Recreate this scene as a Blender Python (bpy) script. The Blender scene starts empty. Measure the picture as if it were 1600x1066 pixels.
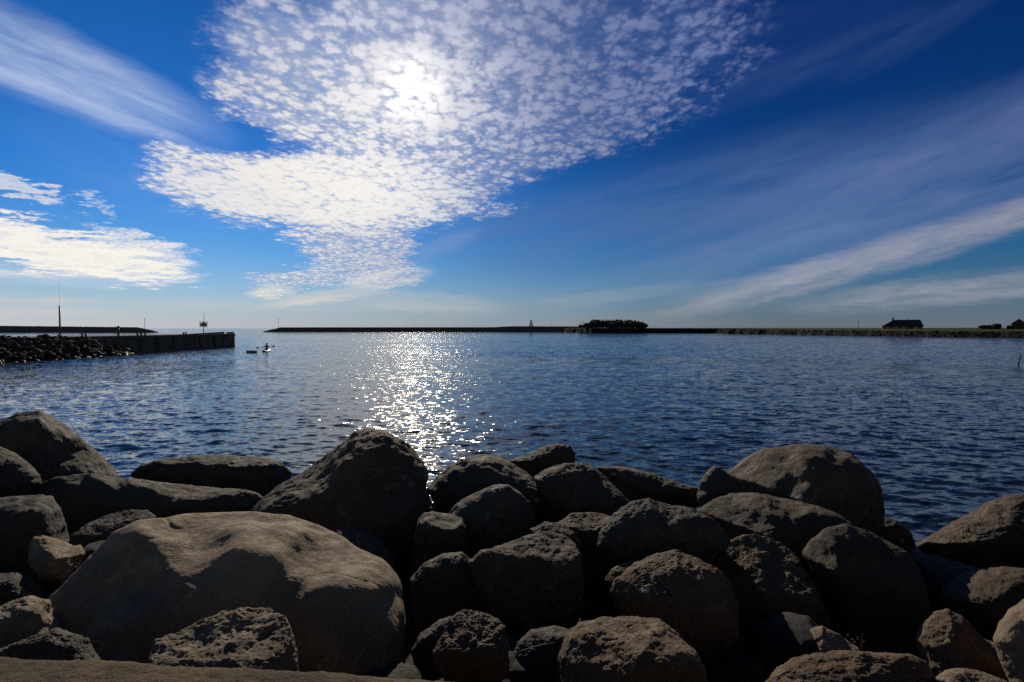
import bpy, bmesh, math, random
import numpy as np
from mathutils import Vector, Matrix

R = math.radians
scene = bpy.context.scene
COL = scene.collection

# ------------------------------------------------------------------ camera
FPX = 20.0 / 36.0 * 1600.0
PITCH = math.atan(-20.0 / FPX)
EYE = 3.0
cam_d = bpy.data.cameras.new('camera')
cam_d.lens = 20.0
cam_d.sensor_width = 36.0
cam_d.clip_start = 0.05
cam_d.clip_end = 30000.0
cam = bpy.data.objects.new('camera', cam_d)
cam.location = (0, 0, EYE)
cam.rotation_euler = (math.pi / 2 + PITCH, 0, 0)
COL.objects.link(cam)
scene.camera = cam


def ray(px, py):
    """direction of a photograph pixel (1600 wide), y component = 1"""
    a, b = (px - 800.0) / FPX, (533.0 - py) / FPX
    cy, sy = math.cos(PITCH), math.sin(PITCH)
    d = Vector((a, cy - b * sy, sy + b * cy))
    return d / d.y


def at(px, py, D):
    return Vector((0, 0, EYE)) + ray(px, py) * D


def on_z(px, py, z):
    r = ray(px, py)
    return Vector((0, 0, EYE)) + r * ((z - EYE) / r.z)


def ae(px, py):
    """azimuth, elevation in degrees of a pixel"""
    d = ray(px, py).normalized()
    return math.degrees(math.atan2(d.x, d.y)), math.degrees(math.asin(d.z))


# ------------------------------------------------------------------ exposure
scene.view_settings.view_transform = 'Standard'
scene.view_settings.look = 'None'
scene.view_settings.gamma = 1.0
scene.view_settings.exposure = 0.0
scene.cycles.max_bounces = 6
scene.cycles.use_adaptive_sampling = True
scene.cycles.adaptive_threshold = 0.006
scene.cycles.adaptive_min_samples = 24
scene.cycles.sample_clamp_indirect = 1.5
scene.cycles.sample_clamp_direct = 24.0
scene.cycles.use_denoising = False
scene.cycles.caustics_reflective = False
scene.cycles.caustics_refractive = False

# ------------------------------------------------------------------ sun
SUN_AZ, SUN_EL = ae(645, 138)
sd = Vector((math.sin(R(SUN_AZ)) * math.cos(R(SUN_EL)), math.cos(R(SUN_AZ)) * math.cos(R(SUN_EL)), math.sin(R(SUN_EL))))
sun_l = bpy.data.lights.new('sun', 'SUN')
sun_l.energy = 3.4
sun_l.angle = R(0.5)
sun_l.color = (1.0, 0.87, 0.68)
sun = bpy.data.objects.new('sun', sun_l)
sun.rotation_euler = (-sd).to_track_quat('-Z', 'Y').to_euler()
sun.location = sd * 100
COL.objects.link(sun)


# ------------------------------------------------------------------ node helper
class NT:
    def __init__(self, tree):
        self.t = tree
        self.n = tree.nodes
        self.l = tree.links

    def node(self, typ, **kw):
        nd = self.n.new(typ)
        for k, v in kw.items():
            setattr(nd, k, v)
        return nd

    def put(self, sock, v):
        if isinstance(v, E):
            v = v.s
        if hasattr(v, 'is_output') or isinstance(v, bpy.types.NodeSocket):
            self.l.new(v, sock)
        else:
            if hasattr(sock.default_value, '__len__') and not hasattr(v, '__len__'):
                v = [v] * len(sock.default_value)
            if hasattr(v, '__len__') and len(sock.default_value) == 4 and len(v) == 3:
                v = (*v, 1.0)
            sock.default_value = v

    def math(self, op, *a):
        nd = self.node('ShaderNodeMath', operation=op)
        for i, v in enumerate(a):
            self.put(nd.inputs[i], v)
        return E(self, nd.outputs[0])

    def vmath(self, op, *a, out=0):
        nd = self.node('ShaderNodeVectorMath', operation=op)
        for i, v in enumerate(a):
            if op == 'SCALE' and i == 1:
                self.put(nd.inputs['Scale'], v)
            else:
                self.put(nd.inputs[i], v)
        return E(self, nd.outputs[out])

    def step(self, x, lo, hi, a=0.0, b=1.0, kind='SMOOTHSTEP'):
        nd = self.node('ShaderNodeMapRange', interpolation_type=kind)
        for i, v in enumerate((x, lo, hi, a, b)):
            self.put(nd.inputs[i], v)
        return E(self, nd.outputs[0])

    def comb(self, x, y, z=0.0):
        nd = self.node('ShaderNodeCombineXYZ')
        for i, v in enumerate((x, y, z)):
            self.put(nd.inputs[i], v)
        return E(self, nd.outputs[0])

    def sep(self, v):
        nd = self.node('ShaderNodeSeparateXYZ')
        self.put(nd.inputs[0], v)
        return [E(self, o) for o in nd.outputs]

    def noise(self, v, scale, detail=3.0, rough=0.5, dist=0.0, color=False, lac=2.0):
        nd = self.node('ShaderNodeTexNoise')
        self.put(nd.inputs['Vector'], v)
        nd.inputs['Scale'].default_value = scale
        nd.inputs['Detail'].default_value = detail
        nd.inputs['Roughness'].default_value = rough
        nd.inputs['Distortion'].default_value = dist
        nd.inputs['Lacunarity'].default_value = lac
        return E(self, nd.outputs[1 if color else 0])

    def voro(self, v, scale, feature='F1', smooth=0.5, rand=1.0):
        nd = self.node('ShaderNodeTexVoronoi', feature=feature)
        self.put(nd.inputs['Vector'], v)
        nd.inputs['Scale'].default_value = scale
        nd.inputs['Randomness'].default_value = rand
        if feature == 'SMOOTH_F1':
            nd.inputs['Smoothness'].default_value = smooth
        return E(self, nd.outputs['Distance'])

    def mix(self, f, a, b, blend='MIX'):
        nd = self.node('ShaderNodeMix', data_type='RGBA', blend_type=blend)
        self.put(nd.inputs[0], f)
        self.put(nd.inputs[6], a)
        self.put(nd.inputs[7], b)
        return E(self, nd.outputs[2])

    def ramp(self, f, stops):
        nd = self.node('ShaderNodeValToRGB')
        self.put(nd.inputs[0], f)
        el = nd.color_ramp.elements
        while len(el) < len(stops):
            el.new(0.5)
        for e, (p, c) in zip(el, stops):
            e.position = p
            e.color = (*c, 1.0) if len(c) == 3 else c
        return E(self, nd.outputs[0])


class E:
    def __init__(self, nt, s):
        self.nt, self.s = nt, s

    def __add__(self, o): return self.nt.math('ADD', self, o)
    def __radd__(self, o): return self.nt.math('ADD', o, self)
    def __sub__(self, o): return self.nt.math('SUBTRACT', self, o)
    def __rsub__(self, o): return self.nt.math('SUBTRACT', o, self)
    def __mul__(self, o): return self.nt.math('MULTIPLY', self, o)
    def __rmul__(self, o): return self.nt.math('MULTIPLY', o, self)
    def __truediv__(self, o): return self.nt.math('DIVIDE', self, o)
    def __rtruediv__(self, o): return self.nt.math('DIVIDE', o, self)
    def max(self, o): return self.nt.math('MAXIMUM', self, o)
    def min(self, o): return self.nt.math('MINIMUM', self, o)
    def pow(self, o): return self.nt.math('POWER', self, o)


def lin(r, g, b):
    f = lambda c: ((c / 255 + 0.055) / 1.055) ** 2.4 if c > 10 else c / 255 / 12.92
    return (f(r), f(g), f(b))


# ------------------------------------------------------------------ sky
SKY_STRENGTH = 0.1
world = bpy.data.worlds.new('World')
scene.world = world
world.use_nodes = True
world.cycles.sampling_method = 'MANUAL'
world.cycles.sample_map_resolution = 512
world.node_tree.nodes.clear()
W = NT(world.node_tree)


def build_sky():
    out = W.node('ShaderNodeOutputWorld')
    bg = W.node('ShaderNodeBackground')
    bg.inputs['Strength'].default_value = SKY_STRENGTH
    tc = W.node('ShaderNodeTexCoord')
    D = E(W, tc.outputs['Generated'])
    D = W.vmath('NORMALIZE', D)
    x, y, z = W.sep(D)
    az = W.math('ARCTAN2', x, y) * (180 / math.pi)
    el = W.math('ARCSINE', z) * (180 / math.pi)
    sky = W.node('ShaderNodeTexSky', sky_type='NISHITA')
    sky.sun_disc = False
    sky.sun_elevation = R(SUN_EL)
    sky.sun_rotation = R(SUN_AZ)
    sky.air_density = 1.0
    sky.dust_density = 0.0
    sky.ozone_density = 4.0
    S = E(W, sky.outputs[0])
    # the deep polarised blue of the photograph: richest away from the sunward left
    e1 = W.step(el, 0.0, 30.0, 0, 1, 'LINEAR')
    tl = W.ramp(e1, [(0.0, (0.42, 0.60, 0.80)), (0.17, (0.34, 0.57, 0.82)), (0.45, (0.12, 0.46, 0.86)), (0.95, (0.062, 0.36, 0.70))])
    tr = W.ramp(e1, [(0.0, (0.085, 0.22, 0.36)), (0.25, (0.042, 0.21, 0.38)), (0.55, (0.022, 0.125, 0.30)), (0.95, (0.010, 0.095, 0.29))])
    S = W.mix(1.0, S, W.mix(W.step(az, -36, 26, 0, 1), tl, tr), 'MULTIPLY')
    # pale band of thick air above the sea
    hz = W.step(el, 0.0, 9.0, 1.0, 0.0, 'LINEAR').pow(2.2) * 0.8
    hzc = W.mix(W.step(az, -42, 24, 0, 1, 'LINEAR'), [c * 10 for c in lin(202, 199, 208)], [c * 10 for c in lin(110, 112, 126)])
    S = W.mix(hz, S, hzc)

    # coordinates on the cloud deck, high above
    q = z.max(0.0) + 0.07
    deck = W.comb(x / q, y / q, 0.0)
    wn = W.noise(deck, 3.2, 6.0, 0.68, color=True)
    wv = W.vmath('SUBTRACT', wn, (0.5, 0.5, 0.5))
    wx, wy, _ = W.sep(wv)
    PA, PE = az + wx * 7.0, el + wy * 5.0      # ragged outlines

    def ell(px, py, rx, ry, rot=0.0, soft=0.5, warp=True, pa=None, pe=None):
        c = np.array(ae(px, py))
        ca, sa = math.cos(R(rot)), math.sin(R(rot))
        h = 4.0
        ax = (np.array(ae(px + ca * h, py + sa * h)) - c) / h * rx
        ay = (np.array(ae(px - sa * h, py + ca * h)) - c) / h * ry
        M = np.linalg.inv(np.stack([ax, ay], 1))
        a, e = (PA, PE) if warp else (az, el)
        if pa is not None:
            a, e = pa, pe
        dx, dy = a - float(c[0]), e - float(c[1])
        u = dx * float(M[0, 0]) + dy * float(M[0, 1])
        v = dx * float(M[1, 0]) + dy * float(M[1, 1])
        r2 = u * u + v * v
        return W.step(r2, 1.0 + soft, max(0.0, 1.0 - soft))

    # ---- the altocumulus field in front of the sun
    m = ell(790, 70, 340, 180, 0, 0.85)
    m = m.max(ell(575, 150, 215, 150, 20, 0.8))
    m = m.max(ell(470, 298, 215, 66, 8, 0.7))
    m = m.max(ell(620, 295, 180, 72, -12, 0.8))
    m = m.max(ell(560, 385, 85, 55, 10, 0.8))
    m = m.max(ell(900, 185, 210, 66, -24, 0.8))
    m = m.max(ell(415, 115, 95, 50, -35, 0.8) * 0.72)
    m = m.max(ell(500, 432, 110, 14, -3, 0.8) * 0.85)
    m = m.max(ell(610, 433, 52, 16, -8, 0.8) * 0.85)
    m = m.max(ell(422, 456, 22, 9, 0, 0.6) * 0.8)
    m = m.max(ell(740, 330, 75, 9, -6, 0.9) * 0.6)
    # holes and thinner places
    thin = ell(395, 225, 105, 22, 0, 0.9)
    thin = thin.max(ell(500, 30, 90, 55, 60, 0.9) * 0.5)
    dense = ell(500, 300, 210, 55, 5, 0.9).max(ell(650, 140, 120, 80, 0, 1.0) * 0.6)
    m = m - thin * 0.45
    dw = W.vmath('ADD', deck, W.vmath('SCALE', wv, 0.12))
    dw2 = W.vmath('MULTIPLY', dw, (1.08, 0.74, 1.0))
    cell = W.voro(dw2, 17.0, 'SMOOTH_F1', 0.25)
    cell2 = W.voro(dw2, 39.0, 'SMOOTH_F1', 0.3)
    fb = W.noise(deck, 26.0, 5.0, 0.68)
    big = W.noise(deck, 4.2, 3.0, 0.55)
    lump = (0.52 - cell) * 1.15 + (0.45 - cell2) * 0.75 + (fb - 0.5) * 1.35 + (big - 0.5) * 1.1
    dn = m * 0.72 + lump * W.step(m, 0.0, 0.4) * 1.0 + dense * 0.38
    a_cu = W.step(dn, -0.05, 1.0) * W.step(m, 0.0, 0.5)
    core = W.step(lump + dense * 0.3, -0.45, 0.5)
    # brightness: strongest around the hidden sun, fading to violet grey to the right
    ds = W.vmath('DOT_PRODUCT', D, tuple(sd), out=1)
    glow = W.step(ds, math.cos(R(17)), 1.0, 0, 1, 'LINEAR')
    g2 = W.step(ds, math.cos(R(4.4)), math.cos(R(0.5)), 0, 1, 'LINEAR')
    rt = W.step(az, -24.0, 20.0, 0.0, 1.0)
    up = W.step(el, 14.0, 29.0)
    lum = (1.0 - rt * 0.62) * (1.0 - up * 0.30) + glow * glow * 0.16
    ccol = W.ramp(lum, [(0.15, lin(112, 128, 182)), (0.45, lin(146, 155, 188)), (0.72, lin(188, 192, 214)), (1.0, lin(236, 234, 234))])
    shade = W.mix(core, W.mix(1.0, ccol, (0.50, 0.55, 0.70), 'MULTIPLY'), ccol)
    shade = W.mix((dense * 0.8).min(1.0), shade, lin(252, 247, 238))
    veil = W.mix(W.step(az, -20, 18), lin(164, 184, 220), lin(64, 100, 156))
    S = W.mix(W.step(m + (fb - 0.5) * 0.5 + (big - 0.5) * 0.6, 0.1, 0.95) * (0.62 - rt * 0.25), S, W.vmath('SCALE', veil, 9.5))
    S = W.mix(a_cu * (0.96 - rt * 0.25), S, W.vmath('SCALE', shade, 9.5 + glow * 0.6))

    # ---- fibrous cirrus: streak texture stretched along each band
    def streak(px, py, L, wid, rot, amt, col, soft=1.0, fibre=0.5, sc=1.0):
        c = np.array(ae(px, py))
        ca, sa = math.cos(R(rot)), math.sin(R(rot))
        h = 4.0
        ax = (np.array(ae(px + ca * h, py + sa * h)) - c) / h
        ay = (np.array(ae(px - sa * h, py + ca * h)) - c) / h
        M = np.linalg.inv(np.stack([ax, ay], 1))
        dx, dy = az + wx * 1.6 - float(c[0]), el + wy * 1.2 - float(c[1])
        u = dx * float(M[0, 0]) + dy * float(M[0, 1])
        v = dx * float(M[1, 0]) + dy * float(M[1, 1])
        n = W.noise(W.comb(u * (0.0042 * sc), v * (0.034 * sc), px * 0.013), 1.0, 4.0, 0.6, 0.4)
        un, vn = u * (1.0 / L), v * (1.0 / wid)
        r2 = un * un + vn * vn
        mm = W.step(r2, 1.0 + soft, 0.0, 0, 1)
        a = (mm * W.step(n, 0.5 - fibre * 0.5, 0.5 + fibre * 0.45)) * amt
        return a.min(1.0), [k_ * 10 for k_ in col]

    for args in CIRRUS:
        a, c = streak(*args)
        S = W.mix(a, S, c)
    # ---- lower left cloud bank
    b = ell(90, 392, 235, 34, 11, 0.6)
    b = b.max(ell(-40, 360, 170, 36, 8, 0.6))
    b = b.max(ell(225, 385, 90, 22, 17, 0.9) * 0.7)
    dnb = b * 1.25 + ((fb - 0.5) * 1.2 + (0.5 - cell2) * 0.5 + (big - 0.5) * 0.5) * W.step(b, 0.0, 0.4)
    S = W.mix(W.step(dnb, 0.2, 0.95) * 0.95, S, W.mix(W.step(dnb + (big - 0.5) * 1.2, 0.55, 1.35), [k_ * 9.4 for k_ in lin(208, 218, 234)], [k_ * 9.8 for k_ in lin(255, 248, 236)]))
    b = ell(25, 293, 95, 10, 16, 0.9).max(ell(150, 320, 40, 10, 24, 1.0) * 0.7)
    dnb = b + ((fb - 0.5) * 1.3 + (0.5 - cell2) * 0.3) * W.step(b, 0.0, 0.4)
    S = W.mix(W.step(dnb, 0.4, 1.0) * 0.7, S, [k_ * 9.0 for k_ in lin(240, 240, 240)])
    # ---- the sun itself, burning through the cloud
    S = W.vmath('ADD', S, W.vmath('SCALE', W.comb(1.0, 0.97, 0.88), g2 * g2 * (0.6 + core * a_cu * 3.4) + glow * glow * 0.8))
    W.put(bg.inputs['Color'], S)
    # the sky half behind the camera, warmed and raised to fill shaded rock faces
    bg2 = W.node('ShaderNodeBackground')
    bg2.inputs['Strength'].default_value = SKY_STRENGTH
    sb = W.mix(1.0, E(W, sky.outputs[0]), W.mix(W.step(el, 0, 45), (0.78, 0.64, 0.52), (0.20, 0.20, 0.22)), 'MULTIPLY')
    W.put(bg2.inputs['Color'], sb)
    ms = W.node('ShaderNodeMixShader')
    W.put(ms.inputs[0], W.step(y, 0.12, 0.34))
    W.l.new(bg2.outputs[0], ms.inputs[1])
    W.l.new(bg.outputs[0], ms.inputs[2])
    W.l.new(ms.outputs[0], out.inputs[0])


CIRRUS = [
    # px, py, half length, half width, tilt, amount, colour, softness, fibre
    (70, 100, 300, 52, 24, 0.78, lin(205, 218, 240), 1.0, 1.1),
    (120, 160, 260, 12, 21, 0.40, lin(215, 222, 242), 1.0, 0.9),
    (1420, 388, 420, 26, -16, 0.95, lin(172, 168, 176), 0.9, 0.65),
    (1240, 430, 200, 16, -12, 0.6, lin(160, 168, 180), 0.9, 0.7),
    (1470, 455, 260, 22, -6, 1.0, lin(150, 154, 164), 0.9, 0.55),
    (1420, 290, 520, 75, -20, 0.85, lin(104, 122, 168), 1.0, 1.0),
    (1050, 330, 380, 70, -14, 0.75, lin(88, 114, 164), 1.0, 1.0),
    (1000, 440, 320, 26, -15, 0.35, lin(120, 150, 180), 1.0, 0.9),
    (900, 470, 180, 10, -7, 0.5, lin(165, 172, 172), 1.0, 0.7),
    (640, 470, 130, 16, 4, 0.5, lin(198, 196, 190), 1.0, 0.7),
    (520, 462, 80, 9, -6, 0.7, lin(225, 215, 200), 1.0, 0.6),
    (424, 457, 34, 9, -4, 0.9, lin(238, 228, 212), 1.0, 0.3),
    (495, 466, 75, 8, -8, 0.8, lin(232, 222, 205), 1.0, 0.4),
    (608, 434, 60, 14, -10, 0.8, lin(236, 230, 216), 1.0, 0.5),
    (690, 385, 60, 14, -20, 0.3, lin(160, 175, 205), 1.0, 0.8),
    (1250, 110, 190, 24, -22, 0.18, lin(95, 115, 165), 1.0, 0.7),
    (1180, 60, 260, 60, -10, 0.10, lin(80, 100, 155), 1.0, 0.9),
    (1430, 60, 150, 18, -30, 0.15, lin(95, 115, 165), 1.0, 0.7),
    (60, 430, 190, 14, 5, 0.6, lin(215, 220, 228), 1.0, 0.7),
    (130, 432, 170, 6, 2, 0.6, lin(235, 232, 228), 1.0, 0.5),
    (40, 470, 120, 5, 0, 0.5, lin(225, 205, 195), 1.0, 0.5),
    (40, 487, 170, 6, 0, 0.5, lin(222, 205, 200), 1.0, 0.5),
    (420, 478, 300, 9, 1, 0.35, lin(205, 205, 205), 1.0, 0.6),
    (1110, 485, 110, 6, -3, 0.35, lin(140, 150, 160), 1.0, 0.6),
    (260, 280, 200, 60, 20, 0.16, lin(150, 185, 235), 1.0, 1.0),
]
build_sky()


# ------------------------------------------------------------------ object helpers
def tag(o, label=None, cat=None, group=None, kind=None):
    if label: o['label'] = label
    if cat: o['category'] = cat
    if group: o['group'] = group
    if kind: o['kind'] = kind
    return o


def empty(name, loc, rz=0.0):
    o = bpy.data.objects.new(name, None)
    o.location = loc
    o.rotation_euler = (0, 0, rz)
    COL.objects.link(o)
    return o


def mesh_obj(name, verts, faces, mat, parent=None, smooth=False):
    me = bpy.data.meshes.new(name)
    me.from_pydata([tuple(v) for v in verts], [], faces)
    me.materials.append(mat)
    if smooth:
        me.polygons.foreach_set('use_smooth', [True] * len(me.polygons))
    me.update()
    o = bpy.data.objects.new(name, me)
    COL.objects.link(o)
    if parent: o.parent = parent
    return o


class MB:
    """collects boxes, tubes and faces; build() links them as one mesh object"""
    def __init__(self):
        self.v, self.f = [], []

    def add(self, verts, faces):
        b = len(self.v)
        self.v += [tuple(v) for v in verts]
        self.f += [[b + i for i in f] for f in faces]
        return self

    def box(self, c, s, rz=0.0, taper=1.0):
        ca, sa = math.cos(rz), math.sin(rz)
        vs = []
        for k, zz in enumerate((-1, 1)):
            t = taper if k else 1.0
            for xx, yy in ((-1, -1), (1, -1), (1, 1), (-1, 1)):
                x, y = xx * s[0] / 2 * t, yy * s[1] / 2 * t
                vs.append((c[0] + x * ca - y * sa, c[1] + x * sa + y * ca, c[2] + zz * s[2] / 2))
        return self.add(vs, [[3, 2, 1, 0], [4, 5, 6, 7], [0, 1, 5, 4], [1, 2, 6, 5], [2, 3, 7, 6], [3, 0, 4, 7]])

    def tube(self, pts, rads, n=10, cap=True):
        pts = [Vector(p) for p in pts]
        vs, fs = [], []
        for i, p in enumerate(pts):
            d = (pts[min(i + 1, len(pts) - 1)] - pts[max(i - 1, 0)]).normalized()
            a = d.orthogonal().normalized() if abs(d.z) < 0.9 else Vector((1, 0, 0))
            a = (a - d * a.dot(d)).normalized()
            b = d.cross(a)
            r = rads[i] if hasattr(rads, '__len__') else rads
            for k in range(n):
                t = 2 * math.pi * k / n
                vs.append(p + a * (r * math.cos(t)) + b * (r * math.sin(t)))
        for i in range(len(pts) - 1):
            for k in range(n):
                fs.append([i * n + k, i * n + (k + 1) % n, (i + 1) * n + (k + 1) % n, (i + 1) * n + k])
        if cap:
            fs.append(list(range(n))[::-1])
            fs.append([(len(pts) - 1) * n + k for k in range(n)])
        return self.add(vs, fs)

    def build(self, name, mat, parent=None, smooth=False):
        return mesh_obj(name, self.v, self.f, mat, parent, smooth)


def bevel(o, w=0.02, seg=2):
    m = o.modifiers.new('bevel', 'BEVEL')
    m.width = w
    m.segments = seg
    m.limit_method = 'ANGLE'
    return o


# ------------------------------------------------------------------ numpy gradient noise
_rng = np.random.RandomState(7)
_PERM = _rng.permutation(256).astype(np.int32)
_PERM = np.concatenate([_PERM, _PERM, _PERM])
_GR = _rng.normal(size=(256, 3))
_GR /= np.linalg.norm(_GR, axis=1)[:, None]


def perlin(P):
    Pi = np.floor(P).astype(np.int32)
    F = P - Pi
    U = F * F * F * (F * (F * 6 - 15) + 10)
    Pi &= 255
    out = 0.0
    for dx in (0, 1):
        wx = U[:, 0] if dx else 1 - U[:, 0]
        hx = _PERM[Pi[:, 0] + dx]
        for dy in (0, 1):
            wy = U[:, 1] if dy else 1 - U[:, 1]
            hy = _PERM[hx + Pi[:, 1] + dy]
            for dz in (0, 1):
                wz = U[:, 2] if dz else 1 - U[:, 2]
                g = _GR[_PERM[hy + Pi[:, 2] + dz]]
                out = out + wx * wy * wz * (g[:, 0] * (F[:, 0] - dx) + g[:, 1] * (F[:, 1] - dy) + g[:, 2] * (F[:, 2] - dz))
    return out * 1.6


def fbm(P, oct=4, gain=0.5, ridged=False):
    s, a = 0.0, 1.0
    for k in range(oct):
        n = perlin(P * (2.03 ** k) + 17.3 * k)
        s = s + a * ((0.5 - np.abs(n)) if ridged else n)
        a *= gain
    return s


# ------------------------------------------------------------------ materials
def new_mat(name):
    m = bpy.data.materials.new(name)
    m.use_nodes = True
    T = NT(m.node_tree)
    p = next(n for n in m.node_tree.nodes if n.type == 'BSDF_PRINCIPLED')
    return m, T, p


def obj_coord(T):
    return E(T, T.node('ShaderNodeTexCoord').outputs['Object'])


def obj_random(T):
    return E(T, T.node('ShaderNodeObjectInfo').outputs['Random'])


def bump(T, p, h, dist, strength=1.0):
    b = T.node('ShaderNodeBump')
    b.inputs['Strength'].default_value = strength
    b.inputs['Distance'].default_value = dist
    T.put(b.inputs['Height'], h)
    T.l.new(b.outputs[0], p.inputs['Normal'])


def plain(name, c1, c2=None, rough=0.7, sc=3.0, metal=0.0, bd=0.004, bsc=30.0):
    m, T, p = new_mat(name)
    v = obj_coord(T)
    c2 = c2 or tuple(x * 0.6 for x in c1)
    n = T.noise(v, sc, 4.0, 0.6)
    T.put(p.inputs['Base Color'], T.mix(T.step(n, 0.35, 0.68), c1, c2))
    p.inputs['Roughness'].default_value = rough
    p.inputs['Metallic'].default_value = metal
    if bd:
        bump(T, p, T.noise(v, bsc, 3.0, 0.6), bd)
    return m


def rock_material(name, A, B, C, tint=0.25, lichen=0.5, grain=1.0, spec=0.35):
    """granite: two body tones, mineral speckle, lichen patches, pitted grain"""
    m, T, p = new_mat(name)
    v = obj_coord(T)
    rnd = obj_random(T)
    vo = T.vmath('ADD', v, T.vmath('SCALE', T.comb(rnd, rnd * 3.1, rnd * 7.7), 40.0))
    n1 = T.noise(vo, 1.6, 5.0, 0.62, 0.4)
    n2 = T.noise(vo, 9.0, 4.0, 0.65)
    sp = T.noise(vo, 60.0, 3.0, 0.75)
    c = T.mix(T.step(n1 + (n2 - 0.5) * 0.5, 0.36, 0.66), A, B)
    c = T.mix(T.step(sp, 0.58, 0.70) * 0.55, c, C)
    c = T.mix(T.step(sp, 0.42, 0.32) * 0.6, c, tuple(x * 0.3 for x in A))
    li = T.step(T.noise(vo, 4.2, 5.0, 0.7, 0.6) + (n2 - 0.5) * 0.25, 0.60, 0.68) * lichen
    c = T.mix(li, c, (0.20, 0.18, 0.13))
    dp = T.step(T.noise(vo, 5.5, 2.0, 0.5) + (sp - 0.5) * 0.30, 0.735, 0.765) * 0.7
    c = T.mix(dp, c, (0.42, 0.40, 0.36))
    vein = T.step(T.math('ABSOLUTE', T.noise(vo, 1.3, 3.0, 0.55, 0.8) - 0.5), 0.010, 0.002) * 0.35
    c = T.mix(vein, c, tuple(min(1, x * 2.0) for x in A))
    k = 1.0 + (rnd - 0.5) * (tint * 2)
    c = T.vmath('SCALE', c, k)
    T.put(p.inputs['Base Color'], c)
    wz = T.sep(E(T, T.node('ShaderNodeNewGeometry').outputs['Position']))[2]
    wet = T.step(wz + (n1 - 0.5) * 0.5, 0.42, 0.22)
    c = T.mix(wet, c, T.mix(1.0, c, (0.30, 0.32, 0.26), 'MULTIPLY'))
    T.put(p.inputs['Base Color'], c)
    T.put(p.inputs['Roughness'], T.step(n2, 0.3, 0.7, 0.72, 0.95) - wet * 0.4)
    p.inputs['Specular IOR Level'].default_value = spec
    pit = T.voro(vo, 26.0, 'F1')
    h = T.noise(vo, 14.0, 6.0, 0.66) * 0.55 + T.step(pit, 0.0, 0.45) * 0.10 * grain + T.noise(vo, 62.0, 4.0, 0.75) * 0.55 * grain
    bump(T, p, h, 0.030, 0.9)
    return m


M = {}
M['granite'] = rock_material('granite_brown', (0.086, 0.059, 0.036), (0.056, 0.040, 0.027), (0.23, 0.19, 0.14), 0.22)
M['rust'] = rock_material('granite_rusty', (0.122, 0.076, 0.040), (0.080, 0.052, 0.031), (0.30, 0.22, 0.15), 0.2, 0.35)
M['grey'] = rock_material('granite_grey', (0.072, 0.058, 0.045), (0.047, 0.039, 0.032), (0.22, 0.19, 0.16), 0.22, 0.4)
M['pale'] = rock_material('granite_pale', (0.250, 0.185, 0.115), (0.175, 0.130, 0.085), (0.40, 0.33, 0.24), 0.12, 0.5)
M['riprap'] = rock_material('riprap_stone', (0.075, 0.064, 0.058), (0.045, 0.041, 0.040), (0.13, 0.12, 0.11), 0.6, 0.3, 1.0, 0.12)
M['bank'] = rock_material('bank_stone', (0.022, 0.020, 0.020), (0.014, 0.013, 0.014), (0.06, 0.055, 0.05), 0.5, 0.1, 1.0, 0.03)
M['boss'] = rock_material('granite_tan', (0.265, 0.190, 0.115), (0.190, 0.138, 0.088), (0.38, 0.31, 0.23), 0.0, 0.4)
M['silt'] = rock_material('dark_gravel', (0.035, 0.030, 0.026), (0.022, 0.02, 0.018), (0.07, 0.06, 0.05), 0.1, 0.0)
M['concrete'] = plain('weathered_concrete', (0.115, 0.105, 0.095), (0.06, 0.055, 0.052), 0.85, 0.6, bd=0.02, bsc=3.0)
M['dark_steel'] = plain('dark_painted_steel', (0.035, 0.036, 0.038), rough=0.5, metal=0.2)
M['grey_steel'] = plain('galvanised_steel', (0.12, 0.125, 0.13), rough=0.5, metal=0.5)
M['yellow'] = plain('faded_yellow_paint', (0.42, 0.30, 0.07), (0.20, 0.14, 0.05), 0.6, 5.0)
M['wood'] = plain('tarred_wood', (0.06, 0.045, 0.035), rough=0.85)
M['pale_wood'] = plain('bare_wood', (0.23, 0.16, 0.10), (0.13, 0.09, 0.06), 0.85)
M['roof'] = plain('dark_roofing', (0.030, 0.028, 0.032), rough=0.8, bd=0.03, bsc=4.0)
M['wall'] = plain('dull_brick_wall', (0.16, 0.13, 0.10), rough=0.9)
M['glass'] = plain('window_glass', (0.02, 0.025, 0.03), rough=0.08, bd=0)
M['leaf'] = plain('dark_foliage', (0.030, 0.040, 0.020), (0.018, 0.026, 0.014), 0.7, 0.8, bd=0)
M['bush'] = plain('bush_foliage', (0.040, 0.050, 0.022), (0.025, 0.032, 0.016), 0.7, 0.8, bd=0)
M['bark'] = plain('bark', (0.05, 0.04, 0.03), rough=0.9)
M['hull'] = plain('dark_hull_paint', (0.025, 0.03, 0.045), rough=0.35, bd=0)
M['cloth'] = plain('dark_cloth', (0.03, 0.032, 0.04), rough=0.8, bd=0)
M['skin'] = plain('skin', (0.30, 0.18, 0.13), rough=0.6, bd=0)
M['hair'] = plain('hair', (0.03, 0.022, 0.016), rough=0.6, bd=0)
M['feather'] = plain('gull_feather', (0.35, 0.35, 0.36), (0.12, 0.12, 0.13), 0.7, bd=0)
M['straw'] = plain('dry_straw', (0.38, 0.30, 0.17), rough=0.7, bd=0)
M['weed'] = plain('green_weed', (0.022, 0.03, 0.012), rough=0.8, bd=0)


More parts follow.
